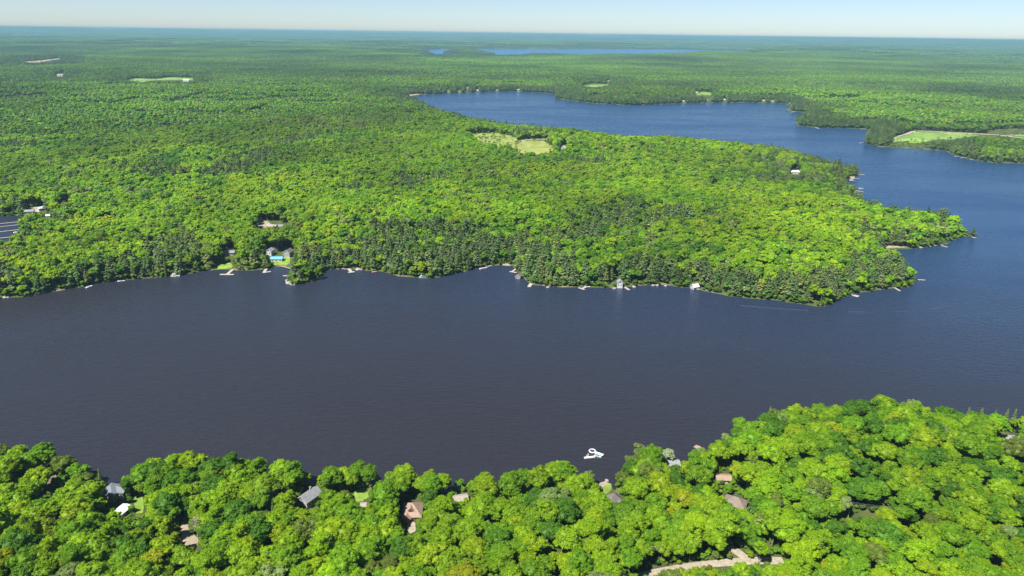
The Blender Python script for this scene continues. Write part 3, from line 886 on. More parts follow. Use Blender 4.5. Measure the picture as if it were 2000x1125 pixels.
# ------------------------------------------------------------------ buildings
LANDMARKS = []      # (phrase, x, y)
def house(name, label, short, px, py, L_, Wd, hw, rot, roof, pitch, rmat, wmat, cat='house', clear=True, dz=None, windows=3,
          chimney=False, dormer=False, deck=False, porch=False, eave=0.55, trim=True, clear_pad=(1.1, 1.1), wing=None, detail=True, landmark=True):
    """roof centre shows at the pixel; ridge runs along local x; rot in degrees"""
    rise = Wd * .5 * math.tan(R(pitch))
    dz = (hw + rise * .45) if dz is None else dz
    p = spot(px, py, dz)
    base = p[2] - 0.3
    r = thing(name, label, cat, (p[0], p[1], base + .3), R(rot))
    if landmark: LANDMARKS.append((short, p[0], p[1]))
    # walls
    hx, hy = L_ / 2, Wd / 2
    mb = MB(); mb.box((0, 0, hw / 2 - .4), (L_, Wd, hw + .8))
    if roof == 'gable':
        mb.add([(-hx, -hy, hw), (-hx, hy, hw), (-hx, 0, hw + rise), (hx, -hy, hw), (hx, hy, hw), (hx, 0, hw + rise)],
               [(0, 2, 1), (3, 4, 5), (0, 3, 5, 2), (1, 2, 5, 4)])
    if wing:
        wl_, wd_, wx = wing
        wr = wd_ * .5 * math.tan(R(pitch))
        mb.box((wx, -hy - wl_ / 2, hw / 2 - .4), (wd_, wl_, hw + .8))
        y0, y1 = -hy - wl_, 0.0
        mb.add([(wx - wd_ / 2, y0, hw), (wx + wd_ / 2, y0, hw), (wx, y0, hw + wr), (wx - wd_ / 2, y1, hw), (wx + wd_ / 2, y1, hw), (wx, y1, hw + wr)],
               [(0, 1, 2), (3, 5, 4), (0, 2, 5, 3), (1, 4, 5, 2)])
    mb.build('wall', wmat, r)
    # roof
    rb = MB(); t = .28; e = eave; tn = math.tan(R(pitch)); up = .06
    if roof == 'gable':
        for sg in (-1, 1):
            q = [(-hx - e, sg * (hy + e), hw - e * tn + up + t), (hx + e, sg * (hy + e), hw - e * tn + up + t), (hx + e, 0, hw + rise + up + t), (-hx - e, 0, hw + rise + up + t)]
            rb.slab(q if sg < 0 else q[::-1], t)
    else:
        rl = max(hx - hy, 0.0) if roof == 'hip' else 0.0
        zt = hw + rise + up + t
        ze = hw - e * tn + up + t
        a, b = hx + e, hy + e
        if roof == 'pyramid' or rl < .2:
            rise2 = max(hx, hy) * tn; zt = hw + rise2 + up + t
            ap = (0, 0, zt)
            rb.add([(-a, -b, ze), (a, -b, ze), (a, b, ze), (-a, b, ze), ap, (-a, -b, ze - .3), (a, -b, ze - .3), (a, b, ze - .3), (-a, b, ze - .3)],
                   [(0, 1, 4), (1, 2, 4), (2, 3, 4), (3, 0, 4), (0, 5, 6, 1), (1, 6, 7, 2), (2, 7, 8, 3), (3, 8, 5, 0), (8, 7, 6, 5)])
        else:
            rb.add([(-a, -b, ze), (a, -b, ze), (a, b, ze), (-a, b, ze), (-rl, 0, zt), (rl, 0, zt), (-a, -b, ze - .3), (a, -b, ze - .3), (a, b, ze - .3), (-a, b, ze - .3)],
                   [(0, 1, 5, 4), (1, 2, 5), (2, 3, 4, 5), (3, 0, 4), (0, 6, 7, 1), (1, 7, 8, 2), (2, 8, 9, 3), (3, 9, 6, 0), (9, 8, 7, 6)])
    if wing:
        for sg in (-1, 1):
            q = [(wx + sg * (wd_ / 2 + e), y0 - e, hw - e * tn + up + t - .02), (wx + sg * (wd_ / 2 + e), y1, hw - e * tn + up + t - .02), (wx, y1, hw + wr + up + t - .02), (wx, y0 - e, hw + wr + up + t - .02)]
            rb.slab(q if sg > 0 else q[::-1], t)
    ro = rb.build('roof', rmat, r)
    if not detail: return r
    if trim and roof == 'gable':
        for sx in (-1, 1):
            fb = MB()
            for sg in (-1, 1):
                x0 = sx * (hx + e + .03)
                q = [(x0, sg * (hy + e), hw - e * tn + up + t), (x0, 0, hw + rise + up + t), (x0, 0, hw + rise + up - .1), (x0, sg * (hy + e), hw - e * tn + up - .1)]
                fb.add(q + [(v[0] - sx * .08, v[1], v[2]) for v in q], [(0, 1, 2, 3), (7, 6, 5, 4), (0, 4, 5, 1), (1, 5, 6, 2), (2, 6, 7, 3), (3, 7, 4, 0)])
            fb.build('barge_board', M['white'], r)
    if chimney:
        MB().box((hx * .35, hy * .25, hw + rise + .3), (.9, .9, 2.4)).build('chimney', M['rock'], ro)
    if dormer:
        for dx in ((-.08,) if dormer == 1 else (-.3, .25)):
            x = dx * L_; yb = -hy * .62; zb = hw + rise * .38
            dm = MB(); dm.box((x, yb + hy * .25, zb + .55), (2.4, hy * .6, 1.3))
            dm.add([(x - 1.2, yb - .08, zb + 1.2), (x + 1.2, yb - .08, zb + 1.2), (x, yb - .08, zb + 2.3), (x - 1.2, yb + .3, zb + 1.2), (x + 1.2, yb + .3, zb + 1.2), (x, yb + .3, zb + 2.3)], [(0, 1, 2), (3, 5, 4), (0, 3, 4, 1), (0, 2, 5, 3), (1, 4, 5, 2)])
            dmo = dm.build('dormer', wmat, ro)
            dr = MB()
            for sg in (-1, 1):
                q = [(x + sg * 1.6, yb - .5, zb + 1.0), (x + sg * 1.6, hy * .05, zb + 1.0), (x, hy * .05, zb + 2.55), (x, yb - .5, zb + 2.55)]
                dr.slab(q if sg > 0 else q[::-1], .2)
            dr.build('dormer_roof', rmat, ro)
            MB().box((x, yb - .16 + hy * -.05, zb + .75), (1.3, .1, 1.0)).build('dormer_window', M['glass'], ro)
    # windows and door on the wall that faces the camera and on the ends
    def win(x, y, z, w, h, axis):
        d1 = (w + .22, .1, h + .22) if axis == 'y' else (.1, w + .22, h + .22)
        d2 = (w, .14, h) if axis == 'y' else (.14, w, h)
        fr = MB().box((x, y, z), d1).build('window', M['white'], r)
        MB().box((x, y, z), d2).build('pane', M['glass'], fr)
    for i in range(windows):
        x = -hx + L_ * (i + .5) / windows
        if i == windows // 2 and windows > 1:
            MB().box((x, -hy - .05, 1.05), (1.0, .12, 2.1)).build('door', M['darkwood'], r)
        else:
            win(x, -hy - .04, hw * .55, 1.3, 1.2, 'y')
    for sx in (-1, 1):
        for k in (-.25, .25):
            win(sx * (hx + .04), Wd * k, hw * .55, 1.1, 1.2, 'x')
    if roof == 'gable' and pitch > 30:
        for sx in (-1, 1): win(sx * (hx + .04), 0, hw + rise * .3, 1.1, 1.1, 'x')
    if deck:
        dx, dy, dl, dw = deck
        dk = MB().box((dx, dy, 1.0), (dl, dw, .16)).build('deck', M['palewood'], r)
        rl_ = MB()
        for k in range(9): rl_.box((dx - dl / 2 + dl * k / 8, dy - math.copysign(dw / 2, -dy), 1.5), (.1, .1, 1.0))
        rl_.box((dx, dy - math.copysign(dw / 2, -dy), 2.02), (dl, .1, .08))
        rl_.build('railing', M['white'], dk)
        for sx in (-1, 1): MB().box((dx + sx * dl * .45, dy, .2), (.18, .18, 1.44)).build('post', M['wood'], dk)
    return r

def hole(*pts): CLEAR.append(list(pts))

# near shore, left to right
house('house', 'brown roofed house mostly buried in trees at the lower far left', 'buried brown roof', 92, 938, 8, 6, 3, 48, 'gable', 32, M['brownroof'], M['cream'])
hole((78, 944), (86, 936), (102, 922), (104, 930), (92, 942), (80, 948))
house('house', 'blue-grey hip roofed house with pale walls on the left near shore', 'blue-grey hip roofed house', 218, 952, 9.5, 8.5, 5.2, 78, 'hip', 34, M['slate'], M['cream'], wing=(4.0, 5.0, 1.0), windows=4)
hole((200, 940), (206, 933), (230, 932), (233, 955), (231, 984), (216, 984), (206, 966))
house('garage', 'white metal roofed shed in front of the blue-grey house', 'white roofed shed', 239, 994, 6.5, 5.5, 2.6, 75, 'gable', 12, M['white'], M['white'], cat='shed', windows=1)
hole((222, 994), (244, 982), (254, 1006), (246, 1014), (230, 1004))
house('cottage', 'small brown roofed cottage with white end wall in the trees', 'cottage with white wall', 527, 954, 6.5, 5.0, 3.6, 62, 'gable', 30, M['brownroof'], M['white'])
hole((518, 948), (526, 942), (538, 944), (540, 958), (530, 972), (520, 964))
house('house', 'grey gabled house with white trim and white chimney', 'grey gabled house', 604, 964, 10.5, 7.2, 5.0, 58, 'gable', 37, M['greyroof'], M['greywall'], chimney=True, windows=4)
hole((580, 978), (595, 958), (610, 941), (626, 950), (618, 965), (612, 985), (598, 1000), (586, 992))
house('shed', 'low shed with tan roof edged white beside the sunlit lawn', 'low tan shed', 706, 985, 4.8, 3.2, 2.4, 4, 'gable', 20, M['paleroof'], M['cream'], cat='shed', windows=1)
hole((696, 980), (714, 980), (714, 988), (697, 990))
house('house', 'big tan brown roofed house with a small dormer and red-brown wall', 'dormered brown house', 806, 990, 9.8, 11.5, 3.4, 3, 'hip', 36, M['tanroof'], M['redwall'], dormer=1, windows=4, wing=(1.5, 4.0, -2.8))
hole((784, 1012), (788, 985), (808, 965), (816, 966), (822, 985), (824, 1012), (812, 1022), (790, 1022))
house('boathouse', 'low house with pale brown roof close to the water left of centre', 'pale brown waterside roof', 899, 971, 7.5, 5.5, 3.0, 14, 'gable', 24, M['paleroof'], M['cream'])
hole((884, 978), (890, 966), (912, 962), (914, 968), (904, 982))
house('cottage', 'small white fronted building in the trees near the centre', 'small white building', 988, 956, 3.4, 4.0, 3.6, 25, 'gable', 30, M['white'], M['white'], windows=1)
hole((982, 962), (984, 953), (992, 953), (993, 963))
house('house', 'dark taupe pyramid roofed house behind the little beach', 'dark pyramid roofed house', 1199, 968, 7.8, 7.2, 3.0, 22, 'pyramid', 44, M['darkroof'], M['cream'], dz=5.2, wing=(2.0, 3.4, 2.0))
hole((1183, 976), (1190, 962), (1199, 952), (1212, 968), (1222, 970), (1214, 980), (1190, 981))
house('house', 'grey roofed house at the shore right of the swim raft', 'grey roofed shore house', 1313, 902, 8.0, 6.0, 3.2, 4, 'gable', 24, M['greyroof'], M['greywall'])
hole((1303, 893), (1327, 894), (1324, 910), (1308, 908))
house('house', 'tan roofed house among tall trees right of the grey shore house', 'tan house', 1413, 931, 8.0, 5.5, 3.0, -2, 'gable', 20, M['orangeroof'], M['cream'])
hole((1400, 924), (1426, 924), (1424, 937), (1404, 938))
house('house', 'brown hip roofed house beside the dark conifer', 'brown hip roofed house', 1437, 976, 11, 8.5, 3.4, -28, 'hip', 35, M['brownroof'], M['greywall'], windows=4)
hole((1415, 970), (1436, 964), (1448, 970), (1459, 990), (1440, 990), (1426, 978))
house('house', 'grey-white shore house at the far right of the near woods', 'grey-white house at right', 1972, 853, 10, 6, 3.4, -8, 'gable', 28, M['greyroof'], M['white'])
hole((1958, 845), (1966, 843), (1988, 850), (1986, 860), (1964, 860))
house('cottage', 'tiny pale roof showing through the treetops at the upper right', 'tiny pale roof', 1697, 829, 4.0, 3.0, 3.0, 20, 'gable', 25, M['paleroof'], M['cream'], windows=1)
hole((1691, 824), (1703, 824), (1703, 834), (1692, 834))
# peninsula
house('house', 'white walled lakeside house left of the blue roof', 'white lakeside house', 527, 487, 8, 7, 5.5, 80, 'gable', 32, M['greyroof'], M['white'])
hole((521, 478), (533, 478), (534, 496), (522, 496))
house('house', 'grey roofed house at the top of the mown shore', 'grey house above the mown shore', 563, 489, 9, 8, 5.5, 75, 'gable', 36, M['darkroof'], M['greywall'])
hole((554, 482), (570, 480), (570, 498), (556, 500))
house('boathouse', 'boathouse with bright blue roof and white front', 'blue roofed boathouse', 541, 503, 12.5, 7.5, 3.0, 3, 'gable', 22, M['blueroof'], M['white'])
hole((528, 498), (552, 496), (554, 514), (530, 514))
house('house', 'low pale roofed house beside the sandy yard', 'pale house by the sandy yard', 532, 440, 14, 8, 3, -22, 'gable', 26, M['paleroof'], M['white'])
hole((512, 434), (528, 431), (556, 437), (554, 444), (530, 446))
house('garage', 'white garage right of the pale low house', 'white garage', 549, 440, 8, 7, 3, 12, 'gable', 22, M['greyroof'], M['white'], cat='shed')
house('house', 'white two storey lakeside house with a dock below', 'white house above the slanted dock', 1211, 549, 7, 5.5, 5.2, 84, 'gable', 38, M['greyroof'], M['white'])
hole((1205, 540), (1218, 540), (1219, 560), (1205, 560))
house('boathouse', 'white peaked boathouse half hidden at the waterline', 'white peaked boathouse', 1357, 559, 7, 6, 2.6, 25, 'gable', 38, M['white'], M['white'], dz=4.5)
hole((1350, 553), (1366, 552), (1368, 566), (1350, 566))
house('boathouse', 'small dark roofed boathouse on the peninsula waterline', 'dark little boathouse', 1013, 540, 6, 5.5, 2.6, 70, 'gable', 30, M['darkroof'], M['greywall'])
hole((1006, 533), (1020, 533), (1020, 546), (1007, 546))
house('house', 'grey house hidden among pines right of the long dock', 'grey house among the pines at left', 448, 491, 12, 7, 3.5, 5, 'gable', 24, M['greyroof'], M['greywall'])
hole((434, 488), (458, 486), (459, 494), (436, 496))
house('house', 'white house with white roof beside the hay field', 'white house by the hay field', 1101, 287, 13, 9, 5, 78, 'gable', 34, M['white'], M['white'])
hole((1095, 283), (1107, 282), (1107, 292), (1096, 292))
house('house', 'white roofed house in the conifers near the bay docks', 'white roof in the conifers', 1553, 334, 18, 10, 4, -10, 'gable', 24, M['white'], M['cream'])
hole((1545, 330), (1560, 330), (1561, 338), (1546, 338))
house('cottage', 'lone white roof in the middle of the peninsula woods', 'lone white roof on the peninsula', 1396, 362, 7, 5, 3.5, 15, 'gable', 25, M['white'], M['white'], windows=1)
hole((1391, 359), (1401, 359), (1401, 365), (1392, 365))
for k, (px, py, lab, sh) in enumerate([(57, 411, 'grey roofed marina building by the left edge bay', 'marina building'), (80, 405, 'white gabled marina shed behind the bay', 'white marina shed'),
        (127, 398, 'long pale roof in the trees above the marina', 'long pale roof above the marina'), (93, 420, 'small white roof between trees right of the marina', 'small white roof right of the marina')]):
    house('house', lab, sh, px, py, (11, 10, 15, 7)[k], (8, 7, 8, 5)[k], 3.5, (20, 60, 5, 10)[k], 'gable', 26, (M['greyroof'], M['white'], M['paleroof'], M['white'])[k], M['white'])
    hole((px - 8, py - 4), (px + 8, py - 4), (px + 8, py + 5), (px - 8, py + 5))
# upper left farms
house('farmhouse', 'white farm building at the right end of the narrow field', 'white farm building', 364, 156, 26, 14, 6, 10, 'gable', 30, M['white'], M['white'], detail=False, landmark=False)
hole((355, 152), (375, 152), (375, 159), (352, 160))
house('farmhouse', 'pale buildings alone in the woods at the far upper left', 'pale far left house', 118, 146, 34, 16, 7, -8, 'gable', 28, M['paleroof'], M['white'], detail=False, landmark=False)
hole((110, 143), (126, 142), (126, 149), (110, 150))
# far shore cottages
far_list = [(876, 178, 'tan roofed cottage on the far lake shore', 'orangeroof'), (897, 178, 'pale cottage right of the tan roofed one on the far shore', 'paleroof'),
            (912, 171, 'large white roof set back on the far shore lawn', 'white'), (933, 176, 'white cottage under trees at the far bay, leftmost of three', 'white'),
            (970, 176, 'white cottage at the far bay, middle of three', 'white'),
            (1012, 175, 'white cottage at the far bay, rightmost of three', 'white'),
            (1335, 197, 'tall white boathouse on the far point', 'white'), (1361, 180, 'white house above the small far lawn', 'white'),
            (1384, 194, 'brown roofed cottage right of the small far lawn', 'brownroof'), (1415, 194, 'white house at the water right of the far point', 'white'),
            (1491, 196, 'white cottage at the right end of the far shore', 'white'),
            (1509, 197, 'pale long boathouse at the right end of the far shore', 'paleroof'), (1543, 203, 'pale roof behind the dark wooded point', 'paleroof'),
            (1713, 281, 'white boathouse on the tree covered tip by the green field', 'white'), (1915, 293, 'pale roof in the trees at the right shore', 'paleroof'),
            (1976, 263, 'small farm building on the right-hand pasture', 'brownroof'), (1188, 158, 'white roof in the woods beyond the far lake arm', 'white')]
for k, (px, py, lab, rm) in enumerate(far_list):
    house('cottage', lab, '', px, py, 7 + 2 * (k % 3), 5.5 + k % 2, 2.6, (k * 37) % 50 - 25, 'gable', 30, M['cream' if rm == 'white' and k % 3 else rm], M['cream'], detail=False, landmark=False)
    hole((px - 3, py - 2), (px + 3, py - 2), (px + 3, py + 2), (px - 3, py + 2))

# ------------------------------------------------------------------ docks and boats
def dock(label, short, a, b, w=2.2, head=None, mat='palewood', group=None, mark=True):
    A = ground(*a, .5); B = ground(*b, .5)
    d = B - A; ln = max(np.linalg.norm(d), 2.5); an = math.atan2(d[1], d[0])
    r = thing('dock', label, 'dock', (A[0], A[1], 0), an, group)
    MB().box((ln / 2, 0, .55), (ln, w, .22)).build('deck', M[mat], r)
    n = max(2, int(ln / 5) + 1)
    for i in range(n):
        for sy in (-1, 1):
            MB().tube((ln * (i + .15) / n, sy * (w / 2 + .09), -2.2), (ln * (i + .15) / n, sy * (w / 2 + .09), 1.0), .09, n=6).build('post', M['wood'], r)
    if head:
        MB().box((ln + head[1] / 2 - .4, head[2] if len(head) > 2 else 0, .58), (head[1], head[0], .22)).build('platform', M[mat], r)
    if mark and short: LANDMARKS.append((short, A[0], A[1]))
    return r

def hull(mb, L_, B_, h, z0=-.15):
    """a small boat's hull: pointed bow at +x, flat stern"""
    st = [(-.5, .9), (-.2, 1.0), (.1, .97), (.3, .72), (.43, .36), (.5, .04)]
    V = []
    for s, wd in st:
        x = s * L_; bw = B_ / 2 * wd
        V += [(x, -bw, h), (x, -bw * .7, z0), (x, bw * .7, z0), (x, bw, h), (x, bw * .8, h - .05), (x, -bw * .8, h - .05)]
    Fs = []
    n = len(st)
    for i in range(n - 1):
        for j in range(6):
            a = i * 6 + j; b = i * 6 + (j + 1) % 6
            Fs.append((a, b, b + 6, a + 6))
    Fs += [tuple(range(5, -1, -1)), tuple(range((n - 1) * 6, n * 6))]
    mb.add(V, Fs)
    return mb

def motorboat(label, px, py, L_, rot, hm='white'):
    p = ground(px, py, .4)
    r = thing('motorboat', label, 'boat', (p[0], p[1], 0), R(rot))
    hull(MB(), L_, L_ * .38, .75).build('hull', M[hm], r)
    MB().box((-L_ * .1, 0, .78), (L_ * .5, L_ * .26, .08)).build('cockpit_floor', M['cream'], r)
    for sy in (-1, 1): MB().box((-L_ * .12, sy * L_ * .08, 1.0), (.6, .55, .5)).build('seat', M['bluehull'], r)
    MB().add([(L_ * .14, -L_ * .15, .8), (L_ * .14, L_ * .15, .8), (L_ * .06, L_ * .13, 1.35), (L_ * .06, -L_ * .13, 1.35), (L_ * .13, -L_ * .15, .8), (L_ * .13, L_ * .15, .8), (L_ * .05, L_ * .13, 1.35), (L_ * .05, -L_ * .13, 1.35)],
             [(0, 1, 2, 3), (7, 6, 5, 4), (0, 3, 7, 4), (1, 5, 6, 2), (3, 2, 6, 7), (0, 4, 5, 1)]).build('windscreen', M['glass'], r)
    MB().box((-L_ * .53, 0, .7), (.5, .4, 1.0)).build('outboard_motor', M['black'], r)
    return r

def pontoon(label, px, py, L_, rot, canopy='white'):
    p = ground(px, py, .6)
    r = thing('pontoon_boat', label, 'boat', (p[0], p[1], 0), R(rot))
    for sy in (-1, 1):
        MB().tube((-L_ / 2, sy * .95, .15), (L_ / 2 - .6, sy * .95, .15), .35, n=10).build('float', M['metal'], r)
    MB().box((0, 0, .6), (L_, 2.6, .14)).build('deck', M['cream'], r)
    fb = MB()
    for sy in (-1, 1): fb.box((0, sy * 1.28, .98), (L_ * .94, .06, .62))
    for sx in (-1, 1): fb.box((sx * L_ * .47, 0, .98), (.06, 2.5, .62))
    fb.build('side_panel', M['white'], r)
    for sy in (-1, 1): MB().box((-L_ * .2, sy * .85, .95), (L_ * .35, .7, .5)).build('bench', M['white'], r)
    if canopy:
        c = MB().slab([(-L_ * .35, -1.3, 2.5), (L_ * .12, -1.3, 2.5), (L_ * .12, 1.3, 2.5), (-L_ * .35, 1.3, 2.5)], .12).build('canopy', M[canopy], r)
        for sx in (-.34, .11):
            for sy in (-1, 1): MB().tube((L_ * sx, sy * 1.2, .6), (L_ * sx, sy * 1.25, 2.45), .04, n=5).build('pole', M['metal'], c)
    return r

dock('long white T-shaped dock below the shore lawn', 'T-shaped dock', (455, 526), (444, 535.5), 3.2, (15, 3.2))
dock('pale dock beside a moored boat left of the blue roof', 'dock left of the blue roof', (520, 525), (515, 533), 3.0)
dock('short dock reaching from the little wooded knob', 'short dock at the wooded knob', (564, 539), (553, 538.5), 2.6)
dock('white dock with broad platform right of the wooded knob', 'white dock right of the wooded knob', (681, 525), (686, 531), 3.4, (7, 3))
dock('pale dock leading to the oval pontoon boat', 'dock with the pontoon boat', (960, 518), (949, 521.5), 2.2)
dock('crooked dock below the small peninsula beach', 'crooked dock', (1008, 525), (1000, 530.5), 2.2, (9, 2.4, 2))
dock('broad white dock pointing at the open lake below the pines', 'broad white dock below the pines', (1038, 553), (1033, 560.5), 3.6)
dock('white dock with crosswise platform, left of a pair', 'white crosswise dock', (1146, 560), (1137, 563.5), 2.4, (8, 2.4))
dock('slanting white dock below the white two storey house', 'slanted dock', (1219, 560), (1229, 566.5), 2.6)
dock('thin dock along the peaked boathouse', 'dock at the peaked boathouse', (1349, 561.5), (1367, 565.5), 2.0)
dock('short dock on the right side of the round wooded lobe', 'first dock right of the round lobe', (1630, 584), (1644, 584), 1.9)
dock('long dock with square end platform in the right cove', 'dock with square end platform', (1652, 573), (1668, 577), 2.0, (5, 5))
dock('small slanting dock between the square ended dock and twin docks', 'small slanting cove dock', (1683, 564.5), (1698, 568), 1.9)
dock('left one of the twin docks under the right lobe', 'left twin dock', (1745, 560.5), (1758, 568.5), 2.0)
dock('right one of the twin docks under the right lobe', 'right twin dock', (1746, 558.5), (1758, 561.5), 2.0)
dock('lone dock sticking out right from the round wooded lobe', 'lone dock off the lobe', (1788, 546), (1807, 547), 1.8)
dock('pale dock at the thin beach in the right cove', 'dock at the thin beach', (1728, 487), (1748, 491.5), 2.4)
dock('short dock in the cove left of the peninsula tip', 'short dock near the tip', (1839, 479.5), (1851, 483), 2.4)
dock('slanted dock at the very tip of the peninsula', 'dock at the tip', (1890, 460), (1906, 465), 2.6)
dock('topmost long dock in the side bay', 'topmost bay dock', (1664, 339.5), (1689, 341.5), 3.0)
dock('second dock from the top in the side bay', 'second bay dock', (1658, 349), (1679, 348.5), 2.6)
dock('short third dock at the sandy corner of the side bay', 'third bay dock', (1656, 352), (1670, 353), 2.6)
dock('dock with white boats in the side bay', 'bay dock with boats', (1664, 366), (1684, 369.5), 2.8)
dock('bottom dock in the side bay', 'bottom bay dock', (1672, 372), (1687, 375), 2.8)
dock('top floating walkway of the marina at the left edge', '', (48, 432), (-20, 439), 2.2, mark=False)
dock('second floating walkway of the marina at the left edge', '', (46, 438), (-20, 445), 2.0, mark=False)
dock('third floating walkway of the marina, blue-grey', '', (46, 447.5), (-20, 455), 2.2, mark=False)
dock('lowest floating walkway of the marina at the left edge', '', (42, 461), (-20, 467), 2.2, mark=False)
dock('dock with boat cover at the gap below the brown roof', 'dock by the pale brown roof', (908, 955), (902, 948), 2.2)
dock('dock at the left of the grey roofed shore house', 'dock behind the silver tree', (1306, 895), (1300, 884), 3.0)
dock('small tan dock by the tall trees right of the silver tree', 'small tan dock', (1372, 878), (1357, 871), 3.6, None, 'orangeroof')
dock('short white dock under the far wooded point', '', (1118, 195), (1108, 195.5), 6, mark=False)
dock('white dock left of the tall white boathouse', '', (1265, 203), (1255, 205), 6, mark=False)
dock('pale dock at the dark wooded point on the right', '', (1552, 218), (1545, 219), 6, mark=False)
dock('thin rock-coloured jetty under the right headland', '', (1590, 248), (1600, 251), 5, mark=False)

motorboat('white motorboat moored at the far left shore', 174, 560, 8, 70)
motorboat('white motorboat tied up on the left peninsula shore', 237, 549, 7.5, 20)
pontoon('white pontoon boat moored beside the shore left of the T-shaped dock', 343, 538, 9.5, 10)
motorboat('white boat at the dock left of the blue roof', 523, 531.5, 7, 30)
motorboat('small orange-red boat drawn up right of the wooded knob', 732, 531, 6.5, 25, 'red')
pontoon('white canopied boat on a lift under the tall pines', 827, 541, 9, 15)
pontoon('white pontoon boat at the peninsula dock above open water', 944, 524, 10, 35, None)
motorboat('white boat alongside the crosswise dock', 1147, 560.5, 7, 10)
motorboat('white boat at the upper side bay dock', 1682, 368, 9, -8)
motorboat('white boat at the green field shore', 1683, 279, 12, 20)
motorboat('white motorboat moored off the right shore, left of two', 1869, 305.5, 11, 5)
motorboat('white motorboat moored off the right shore, right of two', 1881, 308, 10, 12)
pontoon('long white boat in the marina at the left edge', 36, 453.5, 11, 12, None)
motorboat('turquoise covered boat by the near dock left of centre', 899, 953, 4.5, 60, 'teal')
motorboat('white boat by the deck beside the silver tree', 1303, 889, 5.5, 150)

def wake(pts, width, label):
    P = np.array([ground(*p, 0.0) for p in pts]); Ls = []
    for k in range(len(P) - 1):
        for t in np.linspace(0, 1, 12, endpoint=False): Ls.append(P[k] * (1 - t) + P[k + 1] * t)
    Ls = np.array(Ls)
    for _ in range(10): Ls[1:-1] = (Ls[:-2] + 2 * Ls[1:-1] + Ls[2:]) / 4
    d = np.gradient(Ls, axis=0); d /= np.linalg.norm(d, axis=1, keepdims=True)
    nn = np.stack([-d[:, 1], d[:, 0]], 1); w_ = (width * (.35 + .65 * vnoise(np.arange(len(Ls)) * .35, np.zeros(len(Ls)), 8)))[:, None] / 2
    V = np.stack([np.column_stack([Ls + nn * w_, np.full(len(Ls), .02)]), np.column_stack([Ls, np.full(len(Ls), .14)]), np.column_stack([Ls - nn * w_, np.full(len(Ls), .02)])], 1).reshape(-1, 3)
    Fs = [(i * 3 + j, i * 3 + j + 1, i * 3 + j + 4, i * 3 + j + 3) for i in range(len(Ls) - 1) for j in (0, 1) if vnoise(np.array([i * .22]), np.array([.5]), 3)[0] > .42]
    me = mesh_np('boat_wake', V, [(np.array(Fs)[:, ::-1], 0)], [M['foam']])
    tag(link('boat_wake', me), label, kind='structure')
wake([(1395, 590), (1450, 597), (1520, 603), (1620, 608.5), (1720, 610), (1800, 606), (1880, 594), (1940, 585), (2010, 575)], 1.1, 'long thin wake line curving across the lake at the right')
wake([(1945, 548), (1970, 545), (2010, 541)], 0.9, 'short wake line near the right edge')
# swim raft group off the near shore
p = ground(1157, 880.5, .5)
tr = thing('water_trampoline', 'round white water trampoline floating off the near shore', 'water trampoline', (p[0], p[1], 0))
MB().torus((0, 0, .38), 1.95, .42).build('inflated_ring', M['white'], tr, True)
bd = MB(); bd.add([(1.62 * math.cos(a * .2618), 1.62 * math.sin(a * .2618), .52) for a in range(24)] + [(1.62 * math.cos(a * .2618), 1.62 * math.sin(a * .2618), .44) for a in range(24)],
                  [tuple(range(24)), tuple(range(47, 23, -1))] + [(i, i + 24, (i + 1) % 24 + 24, (i + 1) % 24) for i in range(24)])
bd.build('bed', M['black'], tr)
a = ground(1162, 883, .2); b = ground(1178, 888.5, .2)
mt_ = thing('floating_mat', 'long pale turquoise floating mat beside the trampoline', 'floating mat', ((a[0] + b[0]) / 2, (a[1] + b[1]) / 2, 0), math.atan2(b[1] - a[1], b[0] - a[0]))
Lm = float(np.linalg.norm(b - a))
for i in range(5):
    MB().box((-Lm / 2 + Lm * (i + .5) / 5, 0, .12), (Lm / 5 - .04, 1.9, .2)).build('panel', M['teal'], mt_)
a = ground(1141, 894, .4); b = ground(1162, 891.5, .4)
fd = thing('floating_dock', 'white floating dock with two watercraft below the trampoline', 'floating dock', ((a[0] + b[0]) / 2, (a[1] + b[1]) / 2, 0), math.atan2(b[1] - a[1], b[0] - a[0]))
Ld = float(np.linalg.norm(b - a))
for i in range(4): MB().box((-Ld / 2 + Ld * (i + .5) / 4, 0, .25), (Ld / 4 - .05, 1.5, .5)).build('float_section', M['white'], fd)
def jetski(label, px, py, rot, m):
    q = ground(px, py, .4)
    r = thing('jet_ski', label, 'jet ski', (q[0], q[1], 0), R(rot))
    hull(MB(), 3.3, 1.25, .55).build('hull', M[m], r)
    MB().box((-.45, 0, .72), (1.3, .45, .36)).build('seat', M['black'], r)
    MB().add([(.3, -.3, .55), (1.1, -.2, .5), (1.1, .2, .5), (.3, .3, .55), (.25, -.18, 1.0), (.6, -.12, .95), (.6, .12, .95), (.25, .18, 1.0)],
             [(0, 1, 5, 4), (1, 2, 6, 5), (2, 3, 7, 6), (3, 0, 4, 7), (4, 5, 6, 7)]).build('cowling', M['white'], r)
    MB().tube((.3, -.42, 1.08), (.3, .42, 1.08), .04, n=5).build('handlebar', M['black'], r)
jetski('white jet ski on the left end of the floating dock', 1148, 889, 70, 'white')
jetski('white jet ski on the right end of the floating dock', 1164, 889, 120, 'white')
motorboat('small white boat right of the floating dock', 1168, 891, 4.5, -28)

